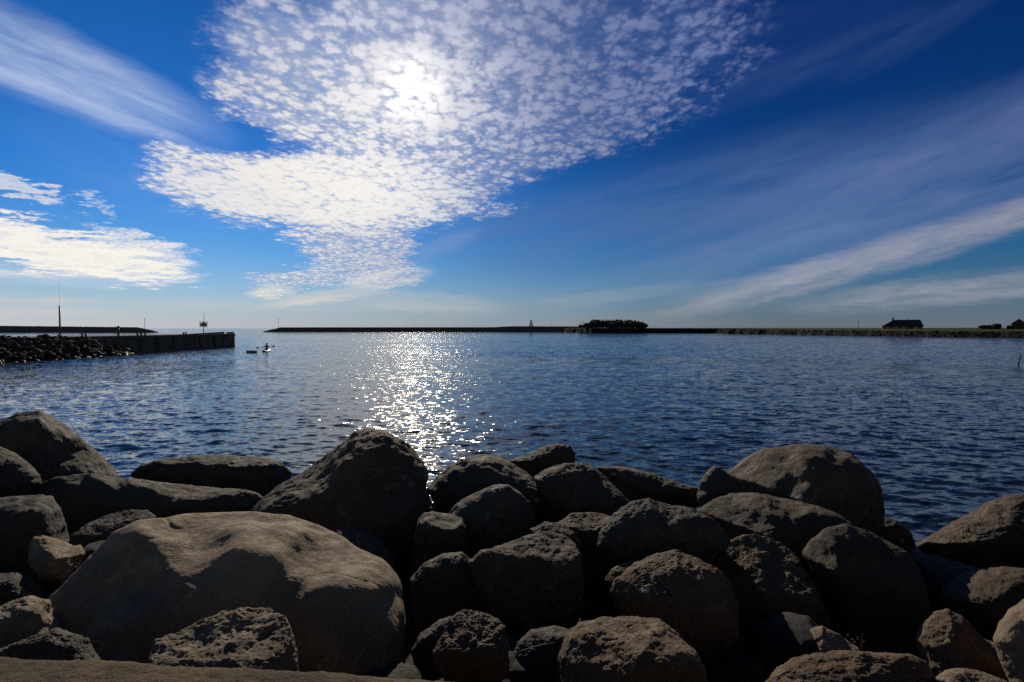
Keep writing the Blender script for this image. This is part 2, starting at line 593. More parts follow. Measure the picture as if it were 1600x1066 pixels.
# ------------------------------------------------------------------ water
def water_material():
    m, T, p = new_mat('sea_water')
    v = obj_coord(T)
    lost = E(T, T.node('ShaderNodeAttribute', attribute_name='lost').outputs['Fac'])
    p.inputs['Base Color'].default_value = (0.013, 0.026, 0.024, 1)
    p.inputs['Roughness'].default_value = 0.06
    p.inputs['IOR'].default_value = 1.333
    p.inputs['Specular IOR Level'].default_value = 0.7
    p.inputs['Specular Tint'].default_value = (1.0, 0.97, 0.84, 1)
    a = T.noise(T.vmath('MULTIPLY', v, (2.6, 5.4, 1.0)), 1.0, 3.0, 0.65, color=True)
    b = T.noise(T.vmath('MULTIPLY', v, (0.7, 1.6, 1.0)), 1.0, 4.0, 0.65, color=True)
    g = T.noise(T.vmath('MULTIPLY', v, (0.012, 0.05, 1.0)), 1.0, 3.0, 0.55)
    gust = T.step(g, 0.3, 0.7, 0.65, 1.3)
    half = (0.5, 0.5, 0.5)
    sl = T.vmath('ADD', T.vmath('SCALE', T.vmath('SUBTRACT', a, half), gust * 1.15),
                 T.vmath('SCALE', T.vmath('SUBTRACT', b, half), gust * lost * 1.25))
    sl = T.vmath('MULTIPLY', sl, (1.0, 1.0, 0.0))
    nrm = E(T, T.node('ShaderNodeNewGeometry').outputs['Normal'])
    N = T.vmath('NORMALIZE', T.vmath('ADD', nrm, sl))
    T.put(p.inputs['Normal'], N)
    return m


def build_water():
    r1 = EYE * FPX / np.arange(560, 44, -0.66)
    rr = [r1[-1]]
    while rr[-1] < 1100: rr.append(rr[-1] + 0.0020 * rr[-1] + 0.09)
    r1 = np.concatenate([r1, rr[1:]])
    r2 = np.geomspace(r1[-1] * 1.01, 14000, 80)
    r = np.concatenate([r1, r2])
    t = np.concatenate([np.linspace(-88, -48, 50, endpoint=False), np.linspace(-48, 48, 900), np.linspace(48, 88, 51)[1:]]) * math.pi / 180
    nr, nt = len(r), len(t)
    dr = np.gradient(r)
    Rr, Tt = np.meshgrid(r, t, indexing='ij')
    X, Y = Rr * np.sin(Tt), Rr * np.cos(Tt)
    Z = np.zeros_like(X)
    rng = np.random.RandomState(3)
    near = r < 1100
    Xn, Yn = X[near], Y[near]
    patch = 1.0 + 0.25 * np.sin(Xn * 0.11 + 1.3 * np.sin(Yn * 0.07)) * np.sin(Yn * 0.16 + 0.8 * np.sin(Xn * 0.05 + 1))
    tot = kept = 0.0
    Zn = np.zeros_like(Xn)
    keep = np.zeros(near.sum())
    NW = 60
    for i in range(NW):
        lam = 0.17 * (3.0 / 0.17) ** ((i + rng.rand()) / NW)
        th = rng.normal(0, 0.55) + R(8)
        s = 0.0215 * (0.75 + 0.5 * rng.rand()) * (1.0 if lam < 0.8 else 0.8 if lam < 1.5 else 0.4)
        w = np.clip((lam / dr[near] - 1.6) / 2.0, 0, 1) * np.clip((lam / (r[near] * R(0.107)) - 0.8) / 1.0, 0, 1)
        tot += s * s
        keep += s * s * w
        if w.max() <= 0: continue
        k = 2 * math.pi / lam
        ph = k * (Xn * math.sin(th) + Yn * math.cos(th)) + rng.rand() * 6.28
        Zn += (w * s / k)[:, None] * (np.sin(ph) + 0.25 * np.cos(2 * ph))
    Zn *= patch
    Z[near] = Zn
    lost = np.ones(nr)
    lost[near] = 1 - np.sqrt(keep / tot)
    V = np.stack([X, Y, Z], -1).reshape(-1, 3)
    i, j = np.meshgrid(np.arange(nr - 1), np.arange(nt - 1), indexing='ij')
    a = (i * nt + j).ravel()
    F = np.stack([a, a + nt, a + nt + 1, a + 1], 1)[:, ::-1]
    me = bpy.data.meshes.new('water')
    me.vertices.add(len(V))
    me.vertices.foreach_set('co', V.astype(np.float32).ravel())
    me.loops.add(F.size)
    me.loops.foreach_set('vertex_index', F.astype(np.int32).ravel())
    me.polygons.add(len(F))
    me.polygons.foreach_set('loop_start', np.arange(0, F.size, 4, dtype=np.int32))
    me.polygons.foreach_set('use_smooth', np.ones(len(F), dtype=bool))
    me.update(calc_edges=True)
    at_ = me.attributes.new('lost', 'FLOAT', 'POINT')
    at_.data.foreach_set('value', np.repeat(lost, nt).astype(np.float32))
    me.materials.append(water_material())
    o = bpy.data.objects.new('water', me)
    COL.objects.link(o)
    if me.polygons[1000].normal.z < 0:
        me.flip_normals()
    tag(o, kind='structure')


build_water()

# ------------------------------------------------------------------ path and ground under the stones
PATH_Z = 1.35


def build_shore():
    # the level walk the photographer stands on: sandy concrete with a worn rounded lip
    e = [on_z(px, py, PATH_Z) for px, py in ((-500, 994), (0, 1019), (220, 1028), (440, 1039), (660, 1053), (880, 1068), (1400, 1104))]
    xs = np.array([p.x for p in e]); ys = np.array([p.y for p in e])
    xx = np.linspace(-9, 9, 700)
    ye = np.interp(xx, xs, ys)
    sl = (ys[-1] - ys[-2]) / (xs[-1] - xs[-2]); s0 = (ys[1] - ys[0]) / (xs[1] - xs[0])
    ye = np.where(xx > xs[-1], ys[-1] + (xx - xs[-1]) * sl, ye)
    ye = np.where(xx < xs[0], ys[0] + (xx - xs[0]) * s0, ye)
    prof = [(0.0, -0.9), (0.0, -0.05), (-0.012, -0.022), (-0.035, -0.006), (-0.07, 0.0)]
    for k in np.concatenate([np.linspace(0.09, 1.2, 90), [1.5, 2.5, 4.0, 8.0]]): prof.append((-k, 0.0))
    n = len(prof)
    V = np.zeros((len(xx), n, 3))
    for j, (dy, dz) in enumerate(prof):
        V[:, j, 0] = xx; V[:, j, 1] = ye + dy; V[:, j, 2] = PATH_Z + dz
    P = V.reshape(-1, 3)
    w = np.clip((P[:, 2] - PATH_Z + 0.3) / 0.2, 0, 1)
    P[:, 2] += w * (0.010 * fbm(P * [3, 3, 3], 4) + 0.006 * perlin(P * 30))
    P[:, 1] += w * 0.012 * perlin(P * 2.2 + 9)
    F = []
    for i in range(len(xx) - 1):
        for j in range(n - 1):
            a = i * n + j
            F.append((a, a + 1, a + n + 1, a + n))
    m, T, p = new_mat('sandy_path')
    v = obj_coord(T)
    n1 = T.noise(v, 2.4, 5.0, 0.65)
    n2 = T.noise(v, 45.0, 4.0, 0.75)
    c = T.mix(T.step(n1, 0.38, 0.62), (0.215, 0.145, 0.066), (0.105, 0.076, 0.040))
    c = T.mix(T.step(n2, 0.56, 0.68) * 0.6, c, (0.30, 0.24, 0.16))
    c = T.mix(T.step(n2, 0.42, 0.34) * 0.6, c, (0.045, 0.035, 0.025))
    T.put(p.inputs['Base Color'], c)
    p.inputs['Roughness'].default_value = 0.95
    bump(T, p, n2 + T.noise(v, 140.0, 2.0, 0.6) * 0.5, 0.06, 1.0)
    o = mesh_obj('path', P, F, m, smooth=True)
    if o.data.polygons[len(o.data.polygons) // 2].normal.z < 0: o.data.flip_normals()
    tag(o, kind='structure')
    # coarse stony fill the boulders lie on, sloping into the harbour
    xs_ = np.linspace(-16, 16, 120); ys_ = np.linspace(1.9, 13, 70)
    X, Y = np.meshgrid(xs_, ys_, indexing='ij')
    Z = np.interp(Y, [1.9, 3.2, 7.0, 9.5, 13.0], [0.55, 0.5, 0.33, -0.9, -2.0])
    P = np.stack([X, Y, Z], -1).reshape(-1, 3)
    P[:, 2] += 0.12 * fbm(P * 1.5, 4)
    ny = len(ys_)
    F = [(i * ny + j, (i + 1) * ny + j, (i + 1) * ny + j + 1, i * ny + j + 1) for i in range(len(xs_) - 1) for j in range(ny - 1)]
    tag(mesh_obj('ground', P, F, M['silt'], smooth=True), kind='structure')


build_shore()

# ------------------------------------------------------------------ boulders
_ico = {}


def ico(n):
    if n not in _ico:
        bm = bmesh.new()
        bmesh.ops.create_icosphere(bm, subdivisions=n, radius=1.0)
        bm.verts.ensure_lookup_table()
        v = np.array([x.co[:] for x in bm.verts])
        f = np.array([[y.index for y in x.verts] for x in bm.faces], dtype=np.int32)
        bm.free()
        _ico[n] = (v / np.linalg.norm(v, axis=1)[:, None], f)
    return _ico[n]


def project(P):
    cy, sy = math.cos(PITCH), math.sin(PITCH)
    d = P - np.array([0, 0, EYE])
    dep = d[:, 1] * cy + d[:, 2] * sy
    up = -d[:, 1] * sy + d[:, 2] * cy
    return np.stack([800 + FPX * d[:, 0] / dep, 533 - FPX * up / dep], 1)


def unproject(uv, y):
    a, b = (uv[:, 0] - 800) / FPX, (533 - uv[:, 1]) / FPX
    cy, sy = math.cos(PITCH), math.sin(PITCH)
    ry, rz = cy - b * sy, sy + b * cy
    return np.stack([a / ry * y, y, EYE + rz / ry * y], 1)


def poly_radius(poly, c, n=360):
    """distance from c to the outline for n directions"""
    th = np.arange(n) / n * 2 * math.pi - math.pi
    d = np.stack([np.cos(th), np.sin(th)], 1)
    best = np.zeros(n)
    for i in range(len(poly)):
        p, q = poly[i] - c, poly[(i + 1) % len(poly)] - c
        e = q - p
        den = d[:, 0] * e[1] - d[:, 1] * e[0]
        den = np.where(np.abs(den) < 1e-9, 1e-9, den)
        t = (p[0] * e[1] - p[1] * e[0]) / den
        s = (p[0] * d[:, 1] - p[1] * d[:, 0]) / den
        ok = (t > 0) & (s >= -0.001) & (s <= 1.001)
        best = np.where(ok & (t > best), t, best)
    return th, best


def mesh_from(name, V, F, mat):
    me = bpy.data.meshes.new(name)
    me.vertices.add(len(V))
    me.vertices.foreach_set('co', V.astype(np.float32).ravel())
    me.loops.add(F.size)
    me.loops.foreach_set('vertex_index', F.astype(np.int32).ravel())
    me.polygons.add(len(F))
    me.polygons.foreach_set('loop_start', np.arange(0, F.size, F.shape[1], dtype=np.int32))
    me.polygons.foreach_set('use_smooth', np.ones(len(F), dtype=bool))
    me.update(calc_edges=True)
    me.materials.append(mat)
    return me


def smooth_ring(a, k):
    if k < 1: return a
    w = np.hanning(2 * k + 3)[1:-1]
    w /= w.sum()
    return np.convolve(np.concatenate([a[-k:], a, a[:k]]), w, 'valid')


def soft(x, k=0.05):
    return k * np.logaddexp(0, x / k)


def boulder(label, D, poly, mat='granite', e=2.6, deep=0.85, rough=1.0, cuts=5, top=None, seed=None, lev=7):
    seed = seed if seed is not None else (hash_label(label))
    rng = np.random.RandomState(seed)
    poly = np.array(poly, float)
    lo, hi = poly.min(0), poly.max(0)
    # area centroid
    x, y = poly[:, 0], poly[:, 1]
    x1, y1 = np.roll(x, -1), np.roll(y, -1)
    cr = x * y1 - x1 * y
    A = cr.sum() / 2
    c = np.array([((x + x1) * cr).sum(), ((y + y1) * cr).sum()]) / (6 * A)
    ctr = np.array(at(c[0], c[1], D))
    a = (hi[0] - lo[0]) / 2 * D / FPX
    h = (hi[1] - lo[1]) / 2 * D / FPX
    b = min(a, 1.25 * h + 0.1 * a) * deep
    N, F = ico(lev)
    ax = np.abs(N) + 1e-9
    r = ((ax ** e).sum(1)) ** (-1 / e)
    P = N * r[:, None]
    # worn flats
    for k in range(cuts):
        n = rng.normal(size=3); n[2] *= 0.7; n /= np.linalg.norm(n)
        lim = rng.uniform(0.70, 0.92)
        over = soft(P @ n - lim)
        P = P - n[None] * (over * 0.85)[:, None]
    for tp in ([] if top is None else top if isinstance(top, list) else [top]):
        n = np.array(tp[:3], float); n /= np.linalg.norm(n)
        over = soft(P @ n - tp[3])
        P = P - n[None] * (over * 0.9)[:, None]
    P = P * [a, b, h * 1.02]
    off = rng.uniform(-50, 50, 3)
    size = (a * b * h) ** (1 / 3)
    Nn = N / np.array([a, b, h]); Nn /= np.linalg.norm(Nn, axis=1)[:, None]
    q = P / size
    P = P + Nn * (size * (0.085 * fbm(q * 1.1 + off, 3)))[:, None]
    V = P + ctr
    # carve towards the photographed outline, keeping the worn 3-D form
    th, tgt = poly_radius(poly, c)
    tgt = smooth_ring(tgt, 2)
    for it in range(3):
        uv = project(V)
        d = uv - c
        ang = np.arctan2(d[:, 1], d[:, 0])
        rad = np.hypot(d[:, 0], d[:, 1])
        bi = np.clip(((ang + math.pi) / (2 * math.pi) * 180).astype(int), 0, 179)
        cur = np.zeros(180)
        np.maximum.at(cur, bi, rad)
        cur = np.interp(th, (np.arange(180) + 0.5) / 180 * 2 * math.pi - math.pi, smooth_ring(cur, 1), period=2 * math.pi)
        k = smooth_ring(tgt / np.maximum(cur, 1e-3), 2 if it else 5)
        kk = np.interp(ang, th, k, period=2 * math.pi)
        V = unproject(c + d * kk[:, None], V[:, 1])
    # surface relief: broad dents, ledges, pits
    me0 = V - ctr
    g = np.zeros_like(V)
    fn = np.cross(V[F[:, 1]] - V[F[:, 0]], V[F[:, 2]] - V[F[:, 0]])
    for k in range(3): np.add.at(g, F[:, k], fn)
    g /= np.linalg.norm(g, axis=1)[:, None] + 1e-12
    q = me0 + off
    rs = rough
    led = fbm(q * np.array([1.4, 1.4, 3.0]) / max(size, 0.3) * 0.8, 3, 0.55, True)
    disp = size * 0.020 * rs * (led - 0.6) + size * 0.009 * rs * fbm(q * 4.5 / max(size, 0.25), 3, 0.6)
    disp += 0.0034 * rs ** 1.4 * fbm(q * 14.0, 4, 0.66) + 0.0022 * rs * perlin(q * 60.0)
    crack = np.abs(perlin(q * 2.3 / max(size, 0.3) + 5.0))
    disp -= size * 0.012 * rs * np.exp(-(crack / 0.035) ** 2) * np.clip(perlin(q * 1.1 + 31) * 3, 0, 1)
    V = V + g * disp[:, None]
    base = np.array([ctr[0], ctr[1], ctr[2] - h])
    me = mesh_from('boulder', V - base, F, M[mat])
    o = bpy.data.objects.new('boulder', me)
    o.location = base
    COL.objects.link(o)
    return tag(o, label, 'boulder', 'shore boulders of the harbour edge')


def hash_label(s):
    h = 5381
    for ch in s: h = (h * 33 + ord(ch)) & 0x7fffffff
    return h


def C1(*p): return [(x / 2.39, 620 + y / 2.39) for x, y in p]
def C2(*p): return [(350 + x / 2.5025, 640 + y / 2.5025) for x, y in p]
def C3(*p): return [(620 + x / 2.7625, 680 + y / 2.7625) for x, y in p]
def C4(*p): return [(900 + x / 2.625, 660 + y / 2.625) for x, y in p]
def C5(*p): return [(1200 + x / 2.625, 660 + y / 2.625) for x, y in p]


def build_boulders():
    B = boulder
    # --- rear row against the water, left to right
    B('big dark steep-sided boulder, highest at the left end of the shore', 8.4, C1((-140, 140), (-60, 100), (0, 86), (60, 62), (150, 50), (200, 75), (260, 115), (300, 150), (360, 200), (410, 243), (446, 295), (440, 400), (300, 440), (100, 440), (-100, 400)), 'grey', 2.3, 0.8)
    B('rounded dark boulder cut by the left edge, below the steep left one', 7.0, C1((-180, 250), (-90, 195), (0, 186), (50, 205), (100, 240), (150, 290), (158, 320), (130, 390), (60, 430), (-120, 430)), 'grey', 2.4)
    B('low flat-topped dark boulder alone against the water left of the peaked boulder', 9.2, [(203, 742), (215, 728), (240, 718), (295, 712), (350, 710), (416, 714), (440, 720), (456, 738), (450, 770), (380, 800), (240, 790)], 'grey', 3.0, 0.6, top=(0, 0, 1, 0.72))
    B('long smooth slab-like boulder lying behind the biggest boulder', 7.2, C1((100, 370), (140, 325), (200, 297), (330, 282), (450, 300), (600, 318), (800, 334), (960, 345), (1010, 400), (960, 480), (700, 520), (400, 540), (220, 520), (110, 430)), 'grey', 2.6, 0.55)
    B('tall peaked boulder in front of the sun glitter', 6.9, [(388, 806), (402, 781), (430, 760), (486, 729), (526, 696), (554, 674), (578, 668), (608, 674), (636, 692), (660, 718), (671, 742), (667, 760), (673, 778), (692, 806), (700, 850), (680, 910), (560, 915), (450, 870)], 'granite', 2.2, 0.8, 1.5, 4, [(-0.60, -0.24, 0.80, 0.60), (-0.15, -0.2, 1, 0.86)])
    B('smooth domed boulder just right of the bright gap of glitter', 7.3, C3((128, 235), (170, 178), (230, 128), (300, 95), (380, 82), (450, 95), (515, 128), (575, 170), (625, 230), (660, 300), (660, 400), (500, 470), (300, 450), (190, 360)), 'grey', 2.1, 0.9)
    B('small wedge boulder poking up behind the domed one at the water', 8.5, C3((480, 108), (560, 82), (640, 46), (700, 33), (748, 45), (773, 80), (768, 130), (720, 190), (600, 220), (510, 170)), 'grey', 2.2, 0.8, 1.2)
    B('broad hump-backed boulder with a lighter ridge, right of the domed one', 7.0, C3((590, 182), (640, 145), (720, 120), (800, 124), (850, 138), (905, 182), (962, 240), (1008, 288), (990, 360), (860, 420), (700, 410), (620, 300)), 'granite', 2.2, 0.9, 1.3)
    B('long low dark boulder at the waterline left of the small pointed stone', 8.1, C4((82, 180), (130, 176), (200, 180), (330, 213), (420, 245), (505, 268), (515, 340), (430, 400), (250, 400), (140, 310)), 'granite', 2.4, 0.7)
    B('small pointed pyramid-shaped stone beside the great round boulder', 6.8, C4((494, 300), (508, 238), (545, 192), (568, 178), (590, 184), (632, 216), (688, 285), (680, 350), (600, 380), (510, 360)), 'grey', 2.0, 0.8, 0.8, 8)
    B('great round boulder standing highest on the right, against blue water', 6.9, [(1134, 740), (1160, 717), (1190, 702), (1240, 693), (1290, 695), (1332, 708), (1362, 736), (1379, 765), (1384, 800), (1380, 850), (1330, 890), (1240, 880), (1160, 820)], 'granite', 2.4, 0.95, 0.8)
    B('dark low stone tucked under the right side of the great round boulder', 7.1, [(1350, 815), (1376, 805), (1400, 813), (1425, 833), (1434, 862), (1424, 900), (1380, 910), (1345, 870)], 'grey', 2.3)
    B('large sloping boulder with ribbed top at the right edge by the water', 6.1, C5((602, 502), (650, 468), (760, 408), (850, 360), (920, 320), (1000, 293), (1060, 288), (1180, 320), (1240, 450), (1200, 620), (1000, 640), (800, 610), (660, 570)), 'granite', 2.4, 0.8, 1.6)
    # --- middle rows
    B('square-shouldered dark boulder at the left edge in the middle row', 5.7, C1((-160, 400), (-60, 380), (0, 377), (80, 368), (150, 364), (195, 370), (226, 410), (245, 470), (263, 545), (255, 640), (180, 740), (0, 760), (-140, 720)), 'grey', 3.4, 0.8, 1.0, 6, (0, 0, 1, 0.8))
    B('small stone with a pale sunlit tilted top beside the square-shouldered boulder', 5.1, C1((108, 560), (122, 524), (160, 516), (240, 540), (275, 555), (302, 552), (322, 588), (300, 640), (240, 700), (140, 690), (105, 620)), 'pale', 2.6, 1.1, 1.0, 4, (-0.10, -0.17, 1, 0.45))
    B('flat tilted slab peeping up behind the biggest boulder', 5.9, C1((258, 520), (330, 470), (410, 438), (490, 420), (550, 422), (582, 446), (590, 520), (500, 600), (340, 640), (270, 590)), 'grey', 2.6, 0.8, 1.3, 5, (0, -0.2, 1, 0.6))
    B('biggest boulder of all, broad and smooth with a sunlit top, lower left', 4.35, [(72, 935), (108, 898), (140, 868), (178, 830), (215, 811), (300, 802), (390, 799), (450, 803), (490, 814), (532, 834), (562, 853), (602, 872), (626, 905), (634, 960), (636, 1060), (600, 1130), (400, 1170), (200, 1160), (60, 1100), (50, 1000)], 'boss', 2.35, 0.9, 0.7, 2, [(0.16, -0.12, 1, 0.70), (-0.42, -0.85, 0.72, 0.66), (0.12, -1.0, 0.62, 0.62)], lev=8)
    B('dark rounded boulder half hidden behind the right shoulder of the biggest one', 5.5, [(500, 842), (530, 826), (566, 828), (598, 846), (616, 872), (624, 920), (600, 970), (540, 970), (500, 910)], 'grey', 2.3)
    B('dark stone whose small flat top catches the sun below the peaked boulder', 5.7, [(652, 812), (661, 802), (676, 799), (700, 803), (723, 809), (729, 825), (733, 900), (705, 950), (650, 950), (640, 880)], 'granite', 4.0, 0.9, 0.8, 2, (0, -0.03, 1, 0.80))
    B('deep shadowed boulder low between the biggest boulder and the centre', 4.8, [(640, 905), (660, 882), (690, 865), (722, 862), (748, 884), (760, 930), (756, 1000), (700, 1040), (650, 1010)], 'grey', 2.2)
    B('dark rounded boulder with a rim-lit crest in front of the domed one', 6.3, C3((215, 345), (255, 295), (330, 250), (420, 213), (480, 214), (532, 245), (575, 292), (600, 360), (590, 470), (480, 560), (320, 560), (230, 450)), 'grey', 2.2, 0.9, 1.0)
    B('big blocky boulder with a crumbly sunlit upper edge in the centre', 4.85, C3((303, 550), (360, 500), (480, 464), (560, 430), (630, 414), (720, 428), (775, 468), (795, 510), (808, 620), (820, 740), (760, 840), (600, 880), (430, 810), (340, 660)), 'granite', 3.0, 0.8, 1.4, 6, (0, -0.05, 1, 0.74))
    B('dark cap of stone showing just behind the blocky centre boulder', 5.4, C3((575, 405), (640, 374), (700, 379), (762, 418), (796, 470), (810, 560), (740, 620), (620, 560)), 'grey', 2.4, 0.9, 1.3)
    B('brown dimpled boulder sunk between the hump-backed and blocky boulders', 5.9, C3((680, 385), (760, 335), (850, 332), (945, 350), (960, 430), (920, 520), (840, 560), (750, 500)), 'granite', 2.4, 1.0, 1.5, 4, (0, -0.2, 1, 0.7))
    B('angular boulder with a scooped face lying on the middle of the heap', 5.3, C4((84, 505), (100, 440), (160, 370), (220, 324), (300, 311), (390, 340), (480, 350), (562, 390), (622, 460), (634, 492), (605, 540), (480, 566), (300, 590), (150, 590)), 'grey', 2.6, 0.8, 1.8, 7)
    B('wide flat-backed boulder leaning below the great round boulder', 6.0, [(1085, 797), (1113, 780), (1144, 770), (1182, 769), (1228, 779), (1275, 789), (1310, 802), (1334, 819), (1330, 880), (1250, 930), (1150, 900), (1100, 840)], 'granite', 2.6, 0.8, 0.9)
    B('egg-shaped brown boulder with glinting rough crest, right of centre', 4.45, C4((140, 700), (160, 640), (240, 576), (330, 540), (410, 521), (500, 560), (582, 600), (625, 640), (668, 740), (670, 880), (560, 1000), (400, 980), (230, 880)), 'rust', 2.2, 0.9, 1.5, 5, lev=8)
    B('small lobe of brown stone against the left of the egg-shaped boulder', 4.75, C4((116, 645), (145, 602), (195, 575), (240, 561), (275, 576), (290, 680), (240, 780), (160, 760)), 'rust', 2.3, 0.9, 1.3)
    B('large brown boulder with a bright rough upper face and slanting side', 4.95, C4((560, 560), (618, 490), (660, 470), (730, 453), (800, 470), (862, 510), (922, 560), (960, 630), (1045, 780), (1060, 900), (950, 1020), (740, 1040), (600, 960), (560, 760)), 'rust', 2.5, 0.85, 1.5, 6, (-0.12, -0.22, 1, 0.60), lev=8)
    B('tall dark leaning boulder below the great round one, facing the camera', 4.85, C5((134, 535), (170, 484), (240, 430), (320, 411), (400, 440), (500, 490), (570, 530), (604, 565), (645, 660), (678, 790), (640, 960), (500, 1010), (320, 960), (220, 740)), 'granite', 2.6, 0.8, 0.9, 7)
    B('shadowed stone in the gap under the ribbed right-edge boulder', 5.5, C5((580, 545), (660, 540), (780, 570), (880, 600), (880, 700), (780, 800), (660, 780), (600, 680)), 'grey', 2.4)
    B('rounded oblong brown boulder at the right edge with a lit back', 4.85, C5((700, 735), (714, 680), (770, 630), (860, 600), (960, 592), (1060, 598), (1160, 640), (1180, 760), (1080, 880), (900, 910), (760, 830)), 'rust', 2.4, 0.9, 1.1)
    B('dark stone low at the left edge under the square-shouldered boulder', 4.7, C1((-140, 690), (-50, 668), (40, 653), (130, 660), (170, 720), (200, 800), (100, 880), (-120, 860)), 'grey', 2.5)
    # --- front row by the path
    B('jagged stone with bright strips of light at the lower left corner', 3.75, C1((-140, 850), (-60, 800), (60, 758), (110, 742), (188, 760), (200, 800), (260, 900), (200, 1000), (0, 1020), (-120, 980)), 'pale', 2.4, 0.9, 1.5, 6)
    B('low dark ledge stone resting along the path at the left', 3.35, C1((-120, 1000), (-40, 955), (40, 925), (130, 892), (210, 862), (330, 900), (380, 990), (300, 1060), (0, 1060)), 'grey', 2.6, 0.8, 1.5)
    B('crusty block with lichen-rough sunlit top beside the path', 3.3, [(230, 1026), (242, 1000), (288, 980), (330, 963), (370, 950), (420, 949), (442, 959), (454, 980), (462, 1002), (466, 1050), (450, 1110), (330, 1130), (240, 1100)], 'pale', 3.2, 0.8, 1.7, 3, (0, -0.20, 1, 0.60))
    B('fist-shaped crumbly boulder at the bottom centre, lit on its crown', 3.5, C3((155, 930), (200, 860), (222, 790), (290, 754), (370, 764), (432, 790), (472, 830), (482, 910), (486, 1030), (420, 1100), (240, 1100), (165, 1010)), 'rust', 2.6, 0.9, 1.8, 4, (0.05, -0.22, 1, 0.62))
    B('shaded stone leaning on the left of the fist-shaped boulder', 4.0, C3((60, 930), (100, 858), (180, 798), (235, 780), (260, 860), (240, 980), (180, 1060), (90, 1050)), 'grey', 2.4)
    B('dark low stone between the fist-shaped and cracked front boulders', 3.85, C3((490, 960), (520, 895), (580, 840), (680, 820), (760, 840), (780, 940), (720, 1040), (580, 1080), (500, 1040)), 'grey', 2.4)
    B('wide cracked boulder at the bottom edge, mossy along its crest', 3.5, [(868, 1028), (884, 990), (904, 974), (940, 964), (985, 964), (1030, 967), (1056, 987), (1086, 1014), (1102, 1045), (1110, 1100), (1060, 1150), (920, 1150), (866, 1090)], 'rust', 2.7, 0.85, 1.5, 6)
    B('black hollow stone low between the cracked and mottled front boulders', 4.05, C4((540, 1000), (620, 950), (720, 950), (800, 1000), (800, 1080), (700, 1120), (560, 1110)), 'grey', 2.3)
    B('small pale cone-shaped stone behind the mottled front boulder', 4.0, C5((80, 980), (92, 940), (122, 888), (180, 840), (222, 834), (292, 870), (375, 928), (390, 1000), (250, 1040), (100, 1030)), 'pale', 2.1, 0.9, 0.9)
    B('long mottled boulder across the bottom right of the frame', 3.35, C5((-20, 1075), (30, 1008), (100, 968), (200, 944), (320, 934), (450, 944), (580, 945), (645, 980), (690, 1040), (710, 1130), (500, 1200), (100, 1190)), 'rust', 2.6, 0.8, 1.4)
    B('upright rusty thumb-shaped boulder near the bottom right', 3.9, C5((602, 890), (630, 828), (680, 780), (740, 763), (800, 795), (852, 850), (895, 900), (965, 980), (990, 1080), (880, 1140), (720, 1120), (640, 1020)), 'rust', 2.1, 0.9, 1.3)
    B('tan wedge of stone between the thumb-shaped and right corner boulders', 3.95, C5((850, 880), (890, 888), (935, 902), (975, 960), (1005, 1060), (960, 1120), (890, 1080)), 'pale', 2.2)
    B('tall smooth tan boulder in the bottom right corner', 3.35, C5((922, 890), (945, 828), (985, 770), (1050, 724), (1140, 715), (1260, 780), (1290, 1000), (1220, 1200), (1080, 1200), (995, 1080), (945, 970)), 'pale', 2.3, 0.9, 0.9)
    B('low pale stone just showing at the bottom edge near the right corner', 3.1, C5((680, 1050), (730, 1014), (800, 1006), (900, 1028), (985, 1062), (1010, 1130), (880, 1180), (720, 1150)), 'pale', 2.4)


build_boulders()


def build_fillers():
    # smaller stones wedged under and between the big boulders
    vs = []
    N, F = ico(5)
    for k in range(5):
        rng = np.random.RandomState(700 + k)
        P = N.copy()
        for c in range(6):
            d = rng.normal(size=3); d /= np.linalg.norm(d)
            over = np.maximum(P @ d - rng.uniform(0.65, 0.9), 0)
            P = P - d[None] * (over * 0.85)[:, None]
        P = P * (1 + 0.07 * fbm(P * 1.3 + k * 7.7, 3) + 0.012 * fbm(P * 6 + k, 3))[:, None]
        vs.append(mesh_from('wedged_stone', P, F, M['silt']))
    rng = random.Random(33)
    for k in range(64):
        y = 3.0 + 4.6 * (k + rng.random()) / 64
        x = rng.uniform(-0.95, 0.95) * (y + 0.3)
        s = rng.uniform(0.26, 0.46)
        if x > 2.3 and y > 3.5: continue
        top = float(np.interp(y, [3.0, 4.0, 5.5, 7.0, 8.0], [0.72, 0.80, 0.85, 0.70, 0.45]))
        o = bpy.data.objects.new('wedged_stone', vs[k % 5])
        o.location = (x, y, top - s * 0.8)
        o.scale = (s * rng.uniform(0.9, 1.3), s, s * rng.uniform(0.7, 0.95))
        o.rotation_euler = (rng.uniform(-0.4, 0.4), rng.uniform(-0.4, 0.4), rng.uniform(0, 6.28))
        COL.objects.link(o)
        tag(o, 'dark smaller stone wedged low in the gaps between the big shore boulders', 'stone', 'stones wedged between the boulders')


build_fillers()


def build_flanks():
    # the same bank of boulders carrying on past both sides of the view
    src = [o for o in COL.objects if o.name.startswith('boulder') and 0.9 < o.dimensions.x < 2.2]
    rng = random.Random(9)
    for side in (-1, 1):
        for k in range(11):
            y = 3.4 + 4.6 * k / 10
            q = src[rng.randrange(len(src))].copy()
            COL.objects.link(q)
            q.location = (side * (1.0 * y + 1.5 + rng.uniform(0.2, 1.6)), y, rng.uniform(-0.05, 0.25) - max(0, y - 6.5) * 0.15)
            q.rotation_euler = (0, 0, rng.uniform(0, 6.28))
            tag(q, 'grey-brown boulder of the bank carrying on past the edge of the view', 'boulder', 'boulders past the edges of the view')


build_flanks()


